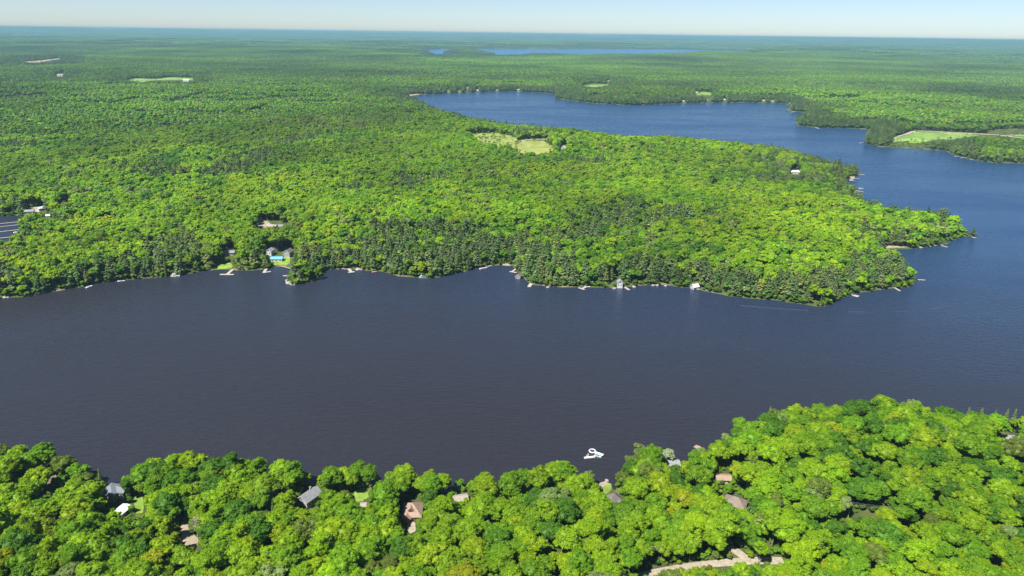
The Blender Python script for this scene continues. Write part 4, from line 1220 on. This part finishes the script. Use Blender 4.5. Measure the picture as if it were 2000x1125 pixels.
# ------------------------------------------------------------------ rocks
gR = np.random.default_rng(9)
ROCKM = []
for k in range(4):
    v, f = ICO2
    s_ = 1 + .25 * np.sin(v[:, 0] * 3 + k) * np.cos(v[:, 1] * 4 + 2 * k) + gR.uniform(-.09, .09, len(v))
    ROCKM.append(mesh_np('boulder', v * s_[:, None] * [1, .8, .55], [(f, 0)], [M['rock']]))
rocks = [(567, 552, 4.2, 'largest pale boulder at the foot of the wooded knob'), (574, 555, 3.2, 'second boulder at the foot of the wooded knob'), (561, 548, 2.6, 'boulder on the left side of the wooded knob'),
         (628, 543, 2.0, 'boulder on the right side of the wooded knob'), (277, 540.5, 3.4, 'grey boulder at the waterline on the left peninsula shore'), (700, 526, 3.5, 'pale boulder beside the broad white dock'),
         (708, 525, 2.6, 'pale boulder further right of the broad white dock'), (858, 538.5, 1.8, 'lone boulder just off the shore under tall pines'), (1070, 561, 1.8, 'low boulder right of the dock below the pines'),
         (1238, 560, 2.2, 'flat rock right of the slanting dock'), (1276, 557, 2.2, 'left rock on the shore before the peaked boathouse'), (1284, 557, 2.0, 'middle rock on the shore before the peaked boathouse'),
         (1300, 558, 1.9, 'right rock on the shore before the peaked boathouse'), (1200, 563, 2.0, 'rock left of the slanting dock'), (1606, 596, 2.4, 'pale rock at the foot of the round lobe'),
         (1798, 483, 2.2, 'rock on the cove shore right of the thin beach'), (84, 572, 2.4, 'pale rock low on the far left shore'), (12, 580, 3.0, 'flat pale rock at the left edge shore'), (1185, 938, 1.2, 'small rock in the shallows off the little beach')]
for k, (px, py, s, lab) in enumerate(rocks):
    q = ground(px, py, .3)
    o = link('boulder', ROCKM[k % 4], None, (q[0], q[1], .15), gR.uniform(0, 6.28))
    o.scale = (s, s, s * .8)
    tag(o, lab, 'rock')

# ------------------------------------------------------------------ utility poles with wires
def utility_pole(label, px, py, H_, rot, wire_to):
    q = spot(px, py)
    r = thing('utility_pole', label, 'utility pole', (q[0], q[1], q[2]), R(rot))
    MB().tube((0, 0, -1), (0, 0, H_), .17, .12, 8).build('pole', M['wood'], r)
    MB().box((0, 0, H_ - .7), (.14, 2.4, .16)).build('crossarm', M['wood'], r)
    ins = MB()
    for k in (-1, 0, 1): ins.tube((0, k * 1.05, H_ - .62), (0, k * 1.05, H_ - .35), .06, n=6)
    ins.build('insulator', M['white'], r)
    MB().tube((.28, 0, H_ - 2.2), (.28, 0, H_ - 1.2), .22, n=10).build('transformer', M['metal'], r)
    for k in (-1, 0, 1):
        mb = MB(); prev = None
        for i in range(13):
            t = i / 12
            c = Vector((wire_to * t, k * 1.05, H_ - .35 - 1.2 * 4 * t * (1 - t)))
            if prev is not None: mb.tube(prev, c, .03, n=3)
            prev = c
        mb.build('wire', M['metal'], r)
    return q
utility_pole('wooden utility pole with wires in the dark gap below the pyramid roof', 1081, 1070, 10, -12, 52)
hole((1079, 1055), (1135, 1066), (1135, 1074), (1083, 1070))
utility_pole('utility pole in the tree gap at the right of the near woods', 1656, 1012, 10, -6, 40)
hole((1654, 1000), (1712, 1004), (1712, 1012), (1656, 1010))

# ------------------------------------------------------------------ trees
def clear_mask(x, y, z, Hh, rad):
    """True where a tree would stand in front of one of the clearings"""
    bad = np.zeros(len(x), bool)
    smp = []
    for fh in (0.0, 0.35, 0.6, 0.82, 0.97):
        rr = rad * {0.0: .2, .35: .7, .6: .95, .82: .75, .97: .25}[fh]
        smp.append(project(x, y, z + Hh * fh)[:2])
        smp.append(project(x - rr, y, z + Hh * fh)[:2]); smp.append(project(x + rr, y, z + Hh * fh)[:2])
    for poly in CLEAR:
        pa = np.array(poly); lo = pa.min(0); hi = pa.max(0)
        for a, b in smp:
            near = (a > lo[0]) & (a < hi[0]) & (b > lo[1]) & (b < hi[1])
            if near.any():
                k = np.where(near)[0]
                bad[k[in_poly(a[k], b[k], poly)]] = True
    return bad

def jitter_grid(x0, x1, y0, y1, sp, g, jitter=.42):
    nx = int((x1 - x0) / sp); ny = int((y1 - y0) / (sp * .9))
    I, J = np.meshgrid(np.arange(nx), np.arange(ny))
    X = x0 + (I + .5 * (J % 2)) * sp + g.uniform(-jitter, jitter, I.shape) * sp
    Y = y0 + J * sp * .9 + g.uniform(-jitter, jitter, I.shape) * sp
    return X.ravel(), Y.ravel()

COLN = list(T)
def pick_tint(g, w):
    k = list(w); p = np.array([w[q] for q in k], float); return k[g.choice(len(k), p=p / p.sum())]

gN = np.random.default_rng(2024)
BROAD = []   # (x, y, z, model, scale, height scale, rot, tint name, tint)
X, Y = jitter_grid(-430, 470, 185, 470, 6.7, gN)
S = land_dist(X, Y)
ok = (S > 1.2) & (np.abs(X) < .86 * Y + 60)
# only the near bank
ok &= in_poly(X, Y, [(-900, 100), (900, 100), (900, 700), (250, 470), (-900, 470)])
X, Y, S = X[ok], Y[ok], S[ok]
Z = height(X, Y, S)
mod = gN.integers(0, len(NEAR), len(X))
sc = (.60 + .66 * gN.random(len(X)) ** 1.5) * np.where(S < 8, .86, 1.0)
hs = gN.uniform(.9, 1.14, len(X))
Hh = np.array([NEAR[k][2] for k in mod]) * sc * hs
Rd = np.array([NEAR[k][3] for k in mod]) * sc * 1.17
bad = clear_mask(X, Y, Z, Hh, Rd)
zone = fbm(X / 55, Y / 55, 77, 2)
standN = fbm(X / 38, Y / 38, 277, 3)
px_, py_, dp_ = project(X, Y, Z + Hh * .8)
for i in range(len(X)):
    s_ = sc[i]; h_ = hs[i]
    if bad[i]:
        # a low tree may still stand where a tall one would block the view
        s2 = .42
        if clear_mask(X[i:i + 1], Y[i:i + 1], Z[i:i + 1], Hh[i:i + 1] * s2 / s_, Rd[i:i + 1] * s2 / s_)[0]: continue
        if gN.random() < .35: continue
        s_ = s2
    right = np.clip((px_[i] - 1250) / 400, 0, 1)
    low = np.clip((py_[i] - 930) / 180, 0, 1)
    w = {'bright lime green': .30 + .25 * low * (1 - right * .6), 'fresh mid green': .30 + .1 * right, 'deep green': .07 + .20 * right * (1 - low), 'yellow green': .06 + .22 * low * (1 - right * .5) + .3 * max(zone[i] - .55, 0),
         'dull olive green': .05, 'golden yellow': .008, 'pale grey green': .03}
    if zone[i] < .38: w['deep green'] += .18
    if zone[i] > .6: w['bright lime green'] += .2
    tn = pick_tint(gN, w)
    BROAD.append([X[i], Y[i], Z[i], int(mod[i]), s_, h_, gN.uniform(0, 6.28), tn, jit(T[tn], gN, .08) * (0.88 + .46 * standN[i])])

def at_top(px, py, H_):
    """place of a tree of height H_ whose top shows at the pixel"""
    q = spot(px, py, H_)
    for _ in range(40):
        if land_dist(q[:1], q[1:2])[0] > 1.5: break
        q[1] -= 1.0
    q[2] = float(height(q[:1], q[1:2])[0])
    return q
SPECIAL = []   # notable trees of the photograph: pixel of the top, model, scale, tint
def special(px, py, mdl, s, tn, hscale=1.0):
    Ht = NEAR[mdl][2] * s * hscale
    q = at_top(px, py, Ht)
    for t in list(BROAD):
        if (t[0] - q[0]) ** 2 + (t[1] - q[1]) ** 2 < (NEAR[mdl][3] * s * .7) ** 2: BROAD.remove(t)
    BROAD.append([q[0], q[1], q[2], mdl, s, hscale, px * .1, tn, np.array(T[tn])])
special(1294, 853, 3, .8, 'silvery white green', 1.05)
special(1250, 864, 1, .95, 'pale grey green')
special(1228, 885, 7, .7, 'pale grey green')
special(1145, 893, 5, .62, 'pale grey green')
special(1340, 958, 2, 1.05, 'golden yellow'); special(1372, 972, 6, 1.0, 'yellow green'); special(1320, 950, 0, .9, 'yellow green')
special(345, 893, 3, .8, 'yellow green'); special(730, 889, 1, 1.05, 'fresh mid green'); special(700, 905, 0, .95, 'fresh mid green')
special(775, 902, 3, .95, 'bright lime green'); special(843, 905, 1, .85, 'bright lime green'); special(865, 930, 0, .9, 'bright lime green')
special(1050, 960, 2, 1.15, 'deep green'); special(1105, 985, 6, 1.2, 'deep green'); special(1220, 985, 10, 1.1, 'deep green')
special(1748, 760, 2, 1.12, 'pale grey green'); special(1690, 785, 6, 1.1, 'deep green'); special(1815, 778, 10, 1.0, 'deep green'); special(1925, 810, 1, 1.2, 'fresh mid green', 1.1)
special(1640, 770, 0, .95, 'deep green'); special(1180, 1000, 4, 1.1, 'fresh mid green')
special(215, 897, 3, .62, 'dull olive green'); special(1540, 782, 4, .8, 'dull olive green'); special(1510, 795, 8, .8, 'dull olive green')

# conifers standing in the near woods
CONI = []     # x, y, z, model index, scale, rot, tint name, tint
def conifer(px, py, kind, k, s, tn):
    Ht = (PINES + SPRUCE)[k][2] * s
    q = at_top(px, py, Ht)
    CONI.append([q[0], q[1], q[2], k, s, px * .37, tn, np.array(T[tn])])
for (px, py, k, s, tn) in [(745, 922, 8, .62, 'olive pine green'), (532, 978, 9, 1.0, 'dark pine green'), (1466, 990, 3, .82, 'dark pine green'), (1484, 1005, 5, .7, 'olive pine green'), (1455, 1010, 0, .7, 'dark pine green'),
        (1890, 795, 9, 1.1, 'olive pine green'), (1908, 792, 8, 1.15, 'olive pine green'), (1926, 793, 10, 1.1, 'olive pine green'), (1968, 798, 9, 1.1, 'olive pine green'), (1985, 800, 8, 1.1, 'olive pine green'),
        (1500, 792, 10, 1.0, 'olive pine green'), (228, 893, 9, .8, 'olive pine green'), (1660, 880, 2, .8, 'dark pine green')]:
    conifer(px, py, 'pine', k, s, tn)

# peninsula and far woods as single trees out to 2 km, then canopy patches
gF = np.random.default_rng(31)
LIM = 1900.0
X, Y = jitter_grid(-1750, 1800, 480, LIM, 7.7, gF)
rr_ = np.hypot(X, Y)
ok = (np.abs(X) < .86 * Y + 60) & (rr_ < LIM)
X, Y = X[ok], Y[ok]
S = land_dist(X, Y)
ok = S > 0.6
X, Y, S = X[ok], Y[ok], S[ok]
nearbank = in_poly(X, Y, [(-900, 100), (900, 100), (900, 700), (250, 470), (-900, 470)])
X, Y, S = X[~nearbank], Y[~nearbank], S[~nearbank]
Z = height(X, Y, S)
a_, b_, d_ = project(X, Y, Z + 12)

def conifer_share(a, b, s, x, y, r):
    """how many of the trees are conifers here"""
    shore = np.where((a > 625) & (a < 1660), .82, np.where(a < 420, .45, .5))
    wid = np.where((a > 730) & (a < 1120), 76, np.where(a > 1200, 52, 34))
    p = .035 + (shore - .04) * (1 - sstep(wid * .5, wid, s)) * (b > 430)
    p = np.maximum(p, .55 * (1 - sstep(25, 60, s)) * (b <= 430))
    cl = fbm(x / 160, y / 160, 91, 3)
    p = np.maximum(p, sstep(.58, .70, cl) * .6)
    soft = sstep(1410, 1500, a) * sstep(1700, 1640, a) * sstep(285, 310, b) * sstep(375, 345, b)
    p = np.maximum(p, .75 * soft * sstep(.34, .56, fbm(x / 45, y / 45, 95, 2)))
    return p
pc = conifer_share(a_, b_, S, X, Y, np.hypot(X, Y))
scrub0 = in_poly(a_, b_ + 4, [(905, 258), (965, 254), (1006, 262), (1018, 281), (1016, 297), (975, 291), (936, 281)])
isc = (gF.random(len(X)) < pc) & ~scrub0
lo_edge = S < 6
H0 = np.where(isc, 22, 16.0); R0 = np.where(isc, 3.6, 5.2)
bad = clear_mask(X, Y, Z, H0, R0)
# scattered small trees in the scrubby meadow
zone = fbm(X / 130, Y / 130, 177, 3)
zone2 = fbm(X / 40, Y / 40, 178, 2)
stand = fbm(X / 210, Y / 210, 377, 4)
stand2 = fbm(X / 120, Y / 120, 378, 3)
dull = ((pc > .5) & (b_ < 380) & (a_ > 1400)) | in_poly(a_, b_, [(500, 226), (620, 214), (770, 214), (810, 238), (640, 258), (520, 250)])
dark = np.zeros(len(X), bool)
for q_ in ([(240, 188), (410, 194), (410, 226), (260, 228)], [(110, 238), (205, 234), (215, 256), (125, 262)], [(290, 300), (355, 300), (350, 348), (305, 348)], [(1290, 478), (1420, 482), (1420, 500), (1300, 496)], [(150, 195), (60, 190), (50, 215), (150, 220)]): dark |= in_poly(a_, b_, q_)
light = in_poly(a_, b_, [(560, 300), (800, 262), (960, 290), (930, 350), (760, 370), (640, 400), (430, 390)]) | in_poly(a_, b_, [(1260, 400), (1560, 400), (1640, 470), (1500, 480), (1280, 470)])
yel = in_poly(a_, b_, [(95, 432), (150, 415), (230, 418), (260, 436), (160, 445)])
scrub = in_poly(a_, b_ + 4, [(905, 258), (965, 254), (1006, 262), (1018, 281), (1016, 297), (975, 291), (936, 281)])
MIDL = []
bad2 = clear_mask(X, Y, Z, np.full(len(X), 7.0), np.full(len(X), 2.2))
low_ = bad & ~bad2 & (gF.random(len(X)) < .75)
for i in np.where(~bad | low_)[0]:
    if low_[i]:
        tn = pick_tint(gF, {'bright lime green': .3, 'fresh mid green': .5, 'deep green': .15, 'dull olive green': .1})
        MIDL.append([X[i], Y[i], Z[i] - .6, int(gF.integers(0, len(MIDT))), gF.uniform(.3, .42), 1.0, gF.uniform(0, 6.28), jit(T[tn], gF, .12)])
    elif isc[i]:
        k = int(gF.integers(0, 8)) if gF.random() < .85 else int(8 + gF.integers(0, 3))
        s = gF.uniform(.62, 1.08) * (1.1 if pc[i] > .5 and S[i] > 8 else 1) * (.75 if S[i] < 5 else 1) * (1.2 if k >= 8 else 1)
        tn = pick_tint(gF, {'dark pine green': .34, 'grey pine green': .42, 'olive pine green': .24})
        CONI.append([X[i], Y[i], Z[i], k, s, gF.uniform(0, 6.28), tn, jit(T[tn], gF, .18)])
    else:
        k = int(gF.integers(0, len(MIDT)))
        s = gF.uniform(.82, 1.25) * (.6 if S[i] < 4 else .84 if pc[i] > .5 else 1)
        w = {'bright lime green': .40, 'fresh mid green': .40, 'deep green': .09, 'yellow green': .06, 'dull olive green': .03, 'pale grey green': .015}
        if zone[i] > .56: w['bright lime green'] += .4; w['yellow green'] += .25
        if zone[i] < .42: w['deep green'] += .3; w['fresh mid green'] += .3
        if dull[i]: w = {'dull olive green': .6, 'pale grey green': .15, 'deep green': .15, 'fresh mid green': .3}
        if dark[i]: w = {'deep green': .8, 'fresh mid green': .2}
        if light[i]: w['bright lime green'] = w.get('bright lime green', 0) + .6; w['yellow green'] = w.get('yellow green', 0) + .25
        if zone2[i] > .72: w['pale grey green'] = w.get('pale grey green', 0) + .2; w['dull olive green'] = w.get('dull olive green', 0) + .2
        if scrub[i]:
            if gF.random() < .72: continue
            s *= gF.uniform(.25, .5)
        if yel[i]: w = {'yellow green': .6, 'golden yellow': .35, 'bright lime green': .2}; s *= .7
        tn = pick_tint(gF, w)
        MIDL.append([X[i], Y[i], Z[i], k, s, gF.uniform(.88, 1.15) * (.8 + .4 * stand2[i]), gF.uniform(0, 6.28), jit(T[tn], gF, .09) * (0.42 + 1.15 * stand[i]) * np.array([.82 + .36 * stand2[i], 1, 1])])

# low waterside bushes along the peninsula so that the bank is not bare
X, Y = jitter_grid(-900, 800, 560, 1100, 4.0, gF)
S = land_dist(X, Y)
ok = (S > -.4) & (S < 6) & (np.abs(X) < .86 * Y + 60)
X, Y, S = X[ok], Y[ok], S[ok]
Z = height(X, Y, S)
bad = clear_mask(X, Y, Z, np.full(len(X), 5.0), np.full(len(X), 2.0))
for i in np.where(~bad)[0]:
    if gF.random() < .22: continue
    tn = pick_tint(gF, {'fresh mid green': .4, 'bright lime green': .25, 'dull olive green': .25, 'deep green': .2})
    MIDL.append([X[i], Y[i], Z[i] - .8, int(gF.integers(0, len(MIDT))), gF.uniform(.24, .44), 1.0, gF.uniform(0, 6.28), jit(T[tn], gF, .15)])

# shrubs and young trees creeping into the fields
for P in FIELDS:
    siz = float(np.ptp(P, axis=0).max()); n_ = int(min(26, siz / 9))
    for _ in range(n_):
        i = int(gF.integers(0, len(P))); t = gF.random()
        q = P[i] * (1 - t) + P[(i + 1) % len(P)] * t
        q = q + (P.mean(0) - q) * gF.uniform(-.06, .14)
        z = float(height(q[:1], q[1:2])[0])
        tn = pick_tint(gF, {'fresh mid green': .4, 'bright lime green': .3, 'dull olive green': .25, 'deep green': .2})
        MIDL.append([q[0], q[1], z - .5, int(gF.integers(0, len(MIDT))), gF.uniform(.2, .5), 1.0, gF.uniform(0, 6.28), jit(T[tn], gF, .15)])

# canopy patches beyond
gP = np.random.default_rng(63)
PATCH = []
FILL = []
def patches(r0, r1, size):
    k = size / TILE
    n = int(r1 * .92 / size) + 2
    ii, jj = np.meshgrid(np.arange(-n, n + 1), np.arange(0, int(r1 / size) + 2))
    x = ii.ravel() * size; y = jj.ravel() * size
    r = np.hypot(x, y)
    ok = (r >= r0) & (r < r1) & (np.abs(x) < .84 * y + 200)
    x, y = x[ok].astype(float), y[ok].astype(float)
    s = land_dist(x, y); z = height(x, y, s)
    good = s > size * .72
    part = (~good) & (s > -size * .75)
    # patches that would stand in front of a clearing are planted tree by tree instead
    for dx in (-.5, -.25, 0, .25, .5):
        for dy in (-.5, -.25, 0, .25, .5):
            for h in (2, 18):
                xx, yy = x + dx * size, y + dy * size
                a, b, _ = project(xx, yy, z + h)
                for poly in CLEAR:
                    pa = np.array(poly); lo = pa.min(0); hi = pa.max(0)
                    if lo[1] > 330: continue
                    c = (a > lo[0] - 3) & (a < hi[0] + 3) & (b > lo[1] - 1) & (b < hi[1] + 1)
                    part |= c & good; good &= ~c
    cl = fbm(x / 1500, y / 700, 191, 3)
    a, b, _ = project(x, y, z + 10)
    con = np.clip((cl - .43) * 6.5, 0, 1) * sstep(1800, 4200, np.hypot(x, y)) + .30 * sstep(2300, 5000, np.hypot(x, y))
    con = con + .5 * (1 - sstep(80, 260, s)) * (np.hypot(x, y) > 2300)
    for i in np.where(good)[0]:
        t = int(np.clip(con[i] * 7.5 + gP.normal(0, .9), 0, 7))
        PATCH.append([x[i], y[i], z[i] - (0 if k < 1.5 else 1), t, k, gP.integers(0, 4) * math.pi / 2, gP.random()])
    for i in np.where(part)[0]: FILL.append((x[i], y[i], size))
patches(LIM + 30, 11000, TILE)
patches(11000, 41500, TILE * 3)
# single trees along far shores and field edges
fx, fy = [], []
for (x, y, size) in FILL:
    if math.hypot(x, y) > 6500 and size < 200 and False: continue
    sp = 8.6 if math.hypot(x, y) < 5000 else 13
    if size > 200: sp = 30
    n = max(1, int(size / sp))
    u = (np.arange(n) + .5) / n - .5
    gx, gy = np.meshgrid(u * size, u * size)
    fx.append((x + gx + gP.uniform(-.4, .4, gx.shape) * sp).ravel()); fy.append((y + gy + gP.uniform(-.4, .4, gx.shape) * sp).ravel())
# ring between the single trees and the first patches
X, Y = jitter_grid(-1750, 1800, 700, LIM + 200, 8.6, gP)
q = np.hypot(X, Y)
inpatch = np.zeros(len(X), bool)
cell = {(round(p[0] / TILE), round(p[1] / TILE)) for p in PATCH if p[4] < 1.5} | {(round(f[0] / TILE), round(f[1] / TILE)) for f in FILL if f[2] < 200}
kx = np.round(X / TILE).astype(int); ky = np.round(Y / TILE).astype(int)
inpatch = np.array([(a, b) in cell for a, b in zip(kx, ky)])
ok = (q >= LIM) & ~inpatch & (np.abs(X) < .84 * Y + 60)
fx.append(X[ok]); fy.append(Y[ok])
X = np.concatenate(fx); Y = np.concatenate(fy)
ok = np.hypot(X, Y) >= LIM
X, Y = X[ok], Y[ok]
S = land_dist(X, Y)
ok = S > 2
X, Y, S = X[ok], Y[ok], S[ok]
Z = height(X, Y, S)
a_, b_, d_ = project(X, Y, Z + 12)
r_ = np.hypot(X, Y)
pc = .12 + .6 * (1 - sstep(30, 110, S)) + .25 * sstep(2300, 5000, r_)
pc = np.where((a_ < 1100) & (b_ > 195), .10 + .3 * (1 - sstep(10, 30, S)), pc)
isc = gP.random(len(X)) < pc
bad = clear_mask(X, Y, Z, np.where(isc, 20, 16.0), np.full(len(X), 4.0))
bad2 = clear_mask(X, Y, Z, np.full(len(X), 7.0), np.full(len(X), 2.2))
low_ = bad & ~bad2 & (r_ < 4500) & (gP.random(len(X)) < .5)
for i in np.where(~bad | low_)[0]:
    if low_[i]:
        tn = pick_tint(gP, {'bright lime green': .25, 'fresh mid green': .5, 'deep green': .2, 'dull olive green': .1})
        MIDL.append([X[i], Y[i], Z[i] - .6, int(gP.integers(0, len(MIDT))), gP.uniform(.3, .42), 1.0, gP.uniform(0, 6.28), jit(T[tn], gP, .12)])
    elif isc[i]:
        tn = pick_tint(gP, {'dark pine green': .45, 'grey pine green': .35, 'olive pine green': .2})
        CONI.append([X[i], Y[i], Z[i], int(gP.integers(0, 8)), gP.uniform(.85, 1.2) * (1.3 if r_[i] > 5000 else 1), gP.uniform(0, 6.28), tn, jit(T[tn], gP, .18)])
    else:
        tn = pick_tint(gP, {'bright lime green': .12, 'fresh mid green': .40, 'deep green': .34, 'yellow green': .02, 'dull olive green': .16})  # far trees tinted duller, the dulling by haze put into their colour
        sz = 1.5 if r_[i] > 5000 else 1
        MIDL.append([X[i], Y[i], Z[i], int(gP.integers(0, len(MIDT))), gP.uniform(.75, 1.1) * sz * (.8 if pc[i] > .5 else 1), 1.0 / sz, gP.uniform(0, 6.28), jit(T[tn], gP, .15)])

# no tree of the near woods shades a house, a lawn or the road
SUNNY = [(x, y, 6.0, 4.5) for (_, x, y) in LANDMARKS if y < 480]
for (px, py) in [(270, 985), (705, 966), (368, 1030), (372, 1060), (803, 1030), (1186, 955), (1300, 1112), (1345, 1105), (1390, 1100), (1440, 1097), (1452, 1084)]:
    q = spot(px, py); SUNNY.append((q[0], q[1], 0.5, 3.0))
SUNNY = [(Vector((x, y, float(height(np.array([x]), np.array([y]))[0]) + h)), rad) for x, y, h, rad in SUNNY]
def shades(t):
    m_ = NEAR[t[3]]; c = Vector((t[0], t[1], t[2] + m_[2] * t[4] * t[5] * .62))
    for p, rad in SUNNY:
        d = c - p; k = d.dot(sdir)
        if k > 0 and (d - sdir * k).length < m_[3] * t[4] * .75 + rad * .5: return True
    return False
cut = [t for t in BROAD if math.hypot(t[0], t[1]) < 480 and t[7] != 'silvery white green' and shades(t)]
ids = {id(t) for t in cut}
BROAD = [t for t in BROAD if id(t) not in ids]
for t in cut:
    t[4] *= .5
    if not shades(t) and not clear_mask(np.array([t[0]]), np.array([t[1]]), np.array([t[2]]), np.array([NEAR[t[3]][2] * t[4]]), np.array([NEAR[t[3]][3] * t[4]]))[0]: BROAD.append(t)
X, Y = jitter_grid(-430, 470, 185, 470, 3.4, gN)
S = land_dist(X, Y)
ok = (S > -.3) & (np.abs(X) < .86 * Y + 60) & in_poly(X, Y, [(-900, 100), (900, 100), (900, 700), (250, 470), (-900, 470)])
X, Y, S = X[ok], Y[ok], S[ok]; Z = height(X, Y, S)
bad = clear_mask(X, Y, Z, np.full(len(X), 3.0), np.full(len(X), 1.2))
BUSH = []
for i in np.where(~bad)[0]:
    tn = pick_tint(gN, {'fresh mid green': .4, 'bright lime green': .35, 'dull olive green': .15, 'deep green': .15})
    BUSH.append([X[i], Y[i], Z[i] - .9, int(gN.integers(0, len(MIDT))), gN.uniform(.16, .34) * (1.25 if S[i] < 3 else 1), 1.0, gN.uniform(0, 6.28), jit(T[tn], gN, .15)])

# --- the 300 largest broadleaf trees and the 300 largest conifers are things of their own
def in_view(x, y, z):
    a, b, d = project(np.array([x]), np.array([y]), np.array([z]))
    return -20 < a[0] < 2020 and -10 < b[0] < 1150, d[0], a[0], b[0]
def rank_visible(lst, hfun, nmax):
    sc_ = []
    for i, t in enumerate(lst):
        v, d, a, b = in_view(t[0], t[1], t[2] + hfun(t) * .7)
        if v: sc_.append((-hfun(t) / d, i, a, b))
    sc_.sort()
    return {i: (a, b) for _, i, a, b in sc_[:nmax]}
pickB = rank_visible(BROAD, lambda t: NEAR[t[3]][3] * t[4], 300)
CM = PINES + SPRUCE
near_con = [i for i, t in enumerate(CONI) if t[1] < 1150]
pc_ = rank_visible([CONI[i] for i in near_con], lambda t: CM[t[3]][2] * t[4], 300)
pickC = {near_con[i]: v for i, v in pc_.items()}

def describe(pick, lst, xyz, what, size_of, marks):
    """labels built from colour, size and the nearest thing one can find"""
    info = {}
    lm = []
    for (ph, x, y) in marks:
        q = project(np.array([x]), np.array([y]), height(np.array([x]), np.array([y])) + 3)
        lm.append((ph, x, y, q[0][0], q[1][0]))
    sizes = sorted(size_of(lst[i]) for i in pick)
    s1, s2 = sizes[len(sizes) // 3], sizes[2 * len(sizes) // 3]
    groups = {}
    for i, (a, b) in pick.items():
        t = lst[i]
        ph, x, y, la, lb = min(lm, key=lambda q: math.hypot(q[3] - a, (q[4] - b) * 1.3))
        da, db = a - la, b - lb
        rel = ('left of' if da < 0 else 'right of') if abs(da) > abs(db) else ('below' if db > 0 else 'above')
        s = size_of(t)
        sz = 'small' if s < s1 else 'tall' if s > s2 else 'middling'
        key = '%s %s %s %s %s' % (sz, xyz(t), what, rel, ph)
        groups.setdefault(key, []).append((math.hypot(da, db), i))
    words = ['nearest', 'second nearest', 'third nearest', 'fourth nearest', 'fifth nearest', 'sixth nearest', 'seventh nearest', 'eighth nearest', 'ninth nearest', 'tenth nearest', 'eleventh nearest', 'twelfth nearest']
    for key, it in groups.items():
        it.sort()
        for n, (_, i) in enumerate(it):
            info[i] = key if len(it) == 1 else '%s %s' % (words[min(n, 11)], key)
    return info
labB = describe(pickB, BROAD, lambda t: t[7], 'tree', lambda t: NEAR[t[3]][3] * t[4], [q for q in LANDMARKS if q[2] < 480] + [('gravel road', *spot(1390, 1101)[:2]), ('sandy drive in the clearing', *spot(368, 1045)[:2]), ('utility pole in the dark gap', *spot(1081, 1066)[:2]), ('utility pole at right', *spot(1656, 1012)[:2])])
labC = describe(pickC, CONI, lambda t: t[6], 'conifer', lambda t: CM[t[3]][2] * t[4], LANDMARKS)

def make_tree(name, label, cat, group, model, t, s3, rot, tint):
    r = thing(name, label, cat, (t[0], t[1], t[2]), rot, group)
    r.scale = s3
    c = link('crown', model[0], r); c['tint'] = [float(q) for q in tint]
    link('trunk', model[1], r)
    return r
for i in pickB:
    t = BROAD[i]
    make_tree('broadleaf_tree', labB[i], 'tree', 'broadleaf trees of the near woods', NEAR[t[3]], t, (t[4], t[4], t[4] * t[5]), t[6], t[8])
for i in pickC:
    t = CONI[i]
    make_tree('conifer', labC[i], 'tree', 'conifers by the lake', CM[t[3]], t, (t[4],) * 3, t[5], t[7])
# leafless trees
gb = np.random.default_rng(4)
BT = []
for px, py, lab in [(98, 1012, 'pale leafless tree in the left near woods'), (380, 1010, 'leafless twiggy tree beside the sandy drive'), (1685, 825, 'leafless brown tree below the tiny pale roof'), (1870, 835, 'bare twiggy tree in the upper right near woods')]:
    q = at_top(px, py, 14)
    r = thing('bare_tree', lab, 'tree', (q[0], q[1], q[2]))
    bare_tree(gb).build('branches', TWIG, r)
    r.scale = (1.05, 1.05, 1.1)

restB = [t for i, t in enumerate(BROAD) if i not in pickB]
restC = [t for i, t in enumerate(CONI) if i not in pickC]
def col4(L): return np.array([[*c, 1] for c in L])
scatter('near_woods', [t[:3] for t in restB], [t[3] for t in restB], [t[6] for t in restB], [(t[4], t[4], t[4] * t[5]) for t in restB], col4([t[8] for t in restB]), C_NEAR,
        'remaining broadleaf trees of the near shore woods', 'woods')
scatter('undergrowth', [t[:3] for t in BUSH], [t[3] for t in BUSH], [t[6] for t in BUSH], [(t[4], t[4], t[4] * t[5]) for t in BUSH], col4([t[7] for t in BUSH]), C_MID,
        'low bushes and saplings on the floor of the near woods', 'bushes')
scatter('peninsula_woods', [t[:3] for t in MIDL], [t[3] for t in MIDL], [t[6] for t in MIDL], [(t[4], t[4], t[4] * t[5]) for t in MIDL], col4([t[7] for t in MIDL]), C_MID,
        'broadleaf woods covering the peninsula and the far shores', 'woods')
scatter('conifer_woods', [t[:3] for t in restC], [t[3] for t in restC], [t[5] for t in restC], [(t[4],) * 3 for t in restC], col4([t[7] for t in restC]), C_PINE,
        'conifers scattered through the peninsula and far shore woods', 'woods')
scatter('distant_woods', [t[:3] for t in PATCH], [t[3] for t in PATCH], [t[5] for t in PATCH], [(t[4], t[4], 1.0 if t[4] < 1.5 else 1.3) for t in PATCH], np.ones((len(PATCH), 4)), C_TILE,
        'unbroken mixed woods reaching to the horizon', 'woods')
print('TREES', len(BROAD), len(MIDL), len(CONI), len(PATCH))

# ------------------------------------------------------------------ haze
HB = 43000.0
hz = MB().box((0, 0, 126.0), (HB * 2, HB * 2, 272.0))
mt, nt, out = nodes_of('air')
pv = nt.nodes.new('ShaderNodeVolumePrincipled')
pv.inputs['Color'].default_value = (0.22, 0.41, 0.535, 1)
pv.inputs['Density'].default_value = 5.6e-5
pv.inputs['Anisotropy'].default_value = 0.0
nt.links.new(pv.outputs[0], out.inputs['Volume'])
tag(hz.build('haze', mt), 'thin blue air over the whole landscape', kind='stuff')
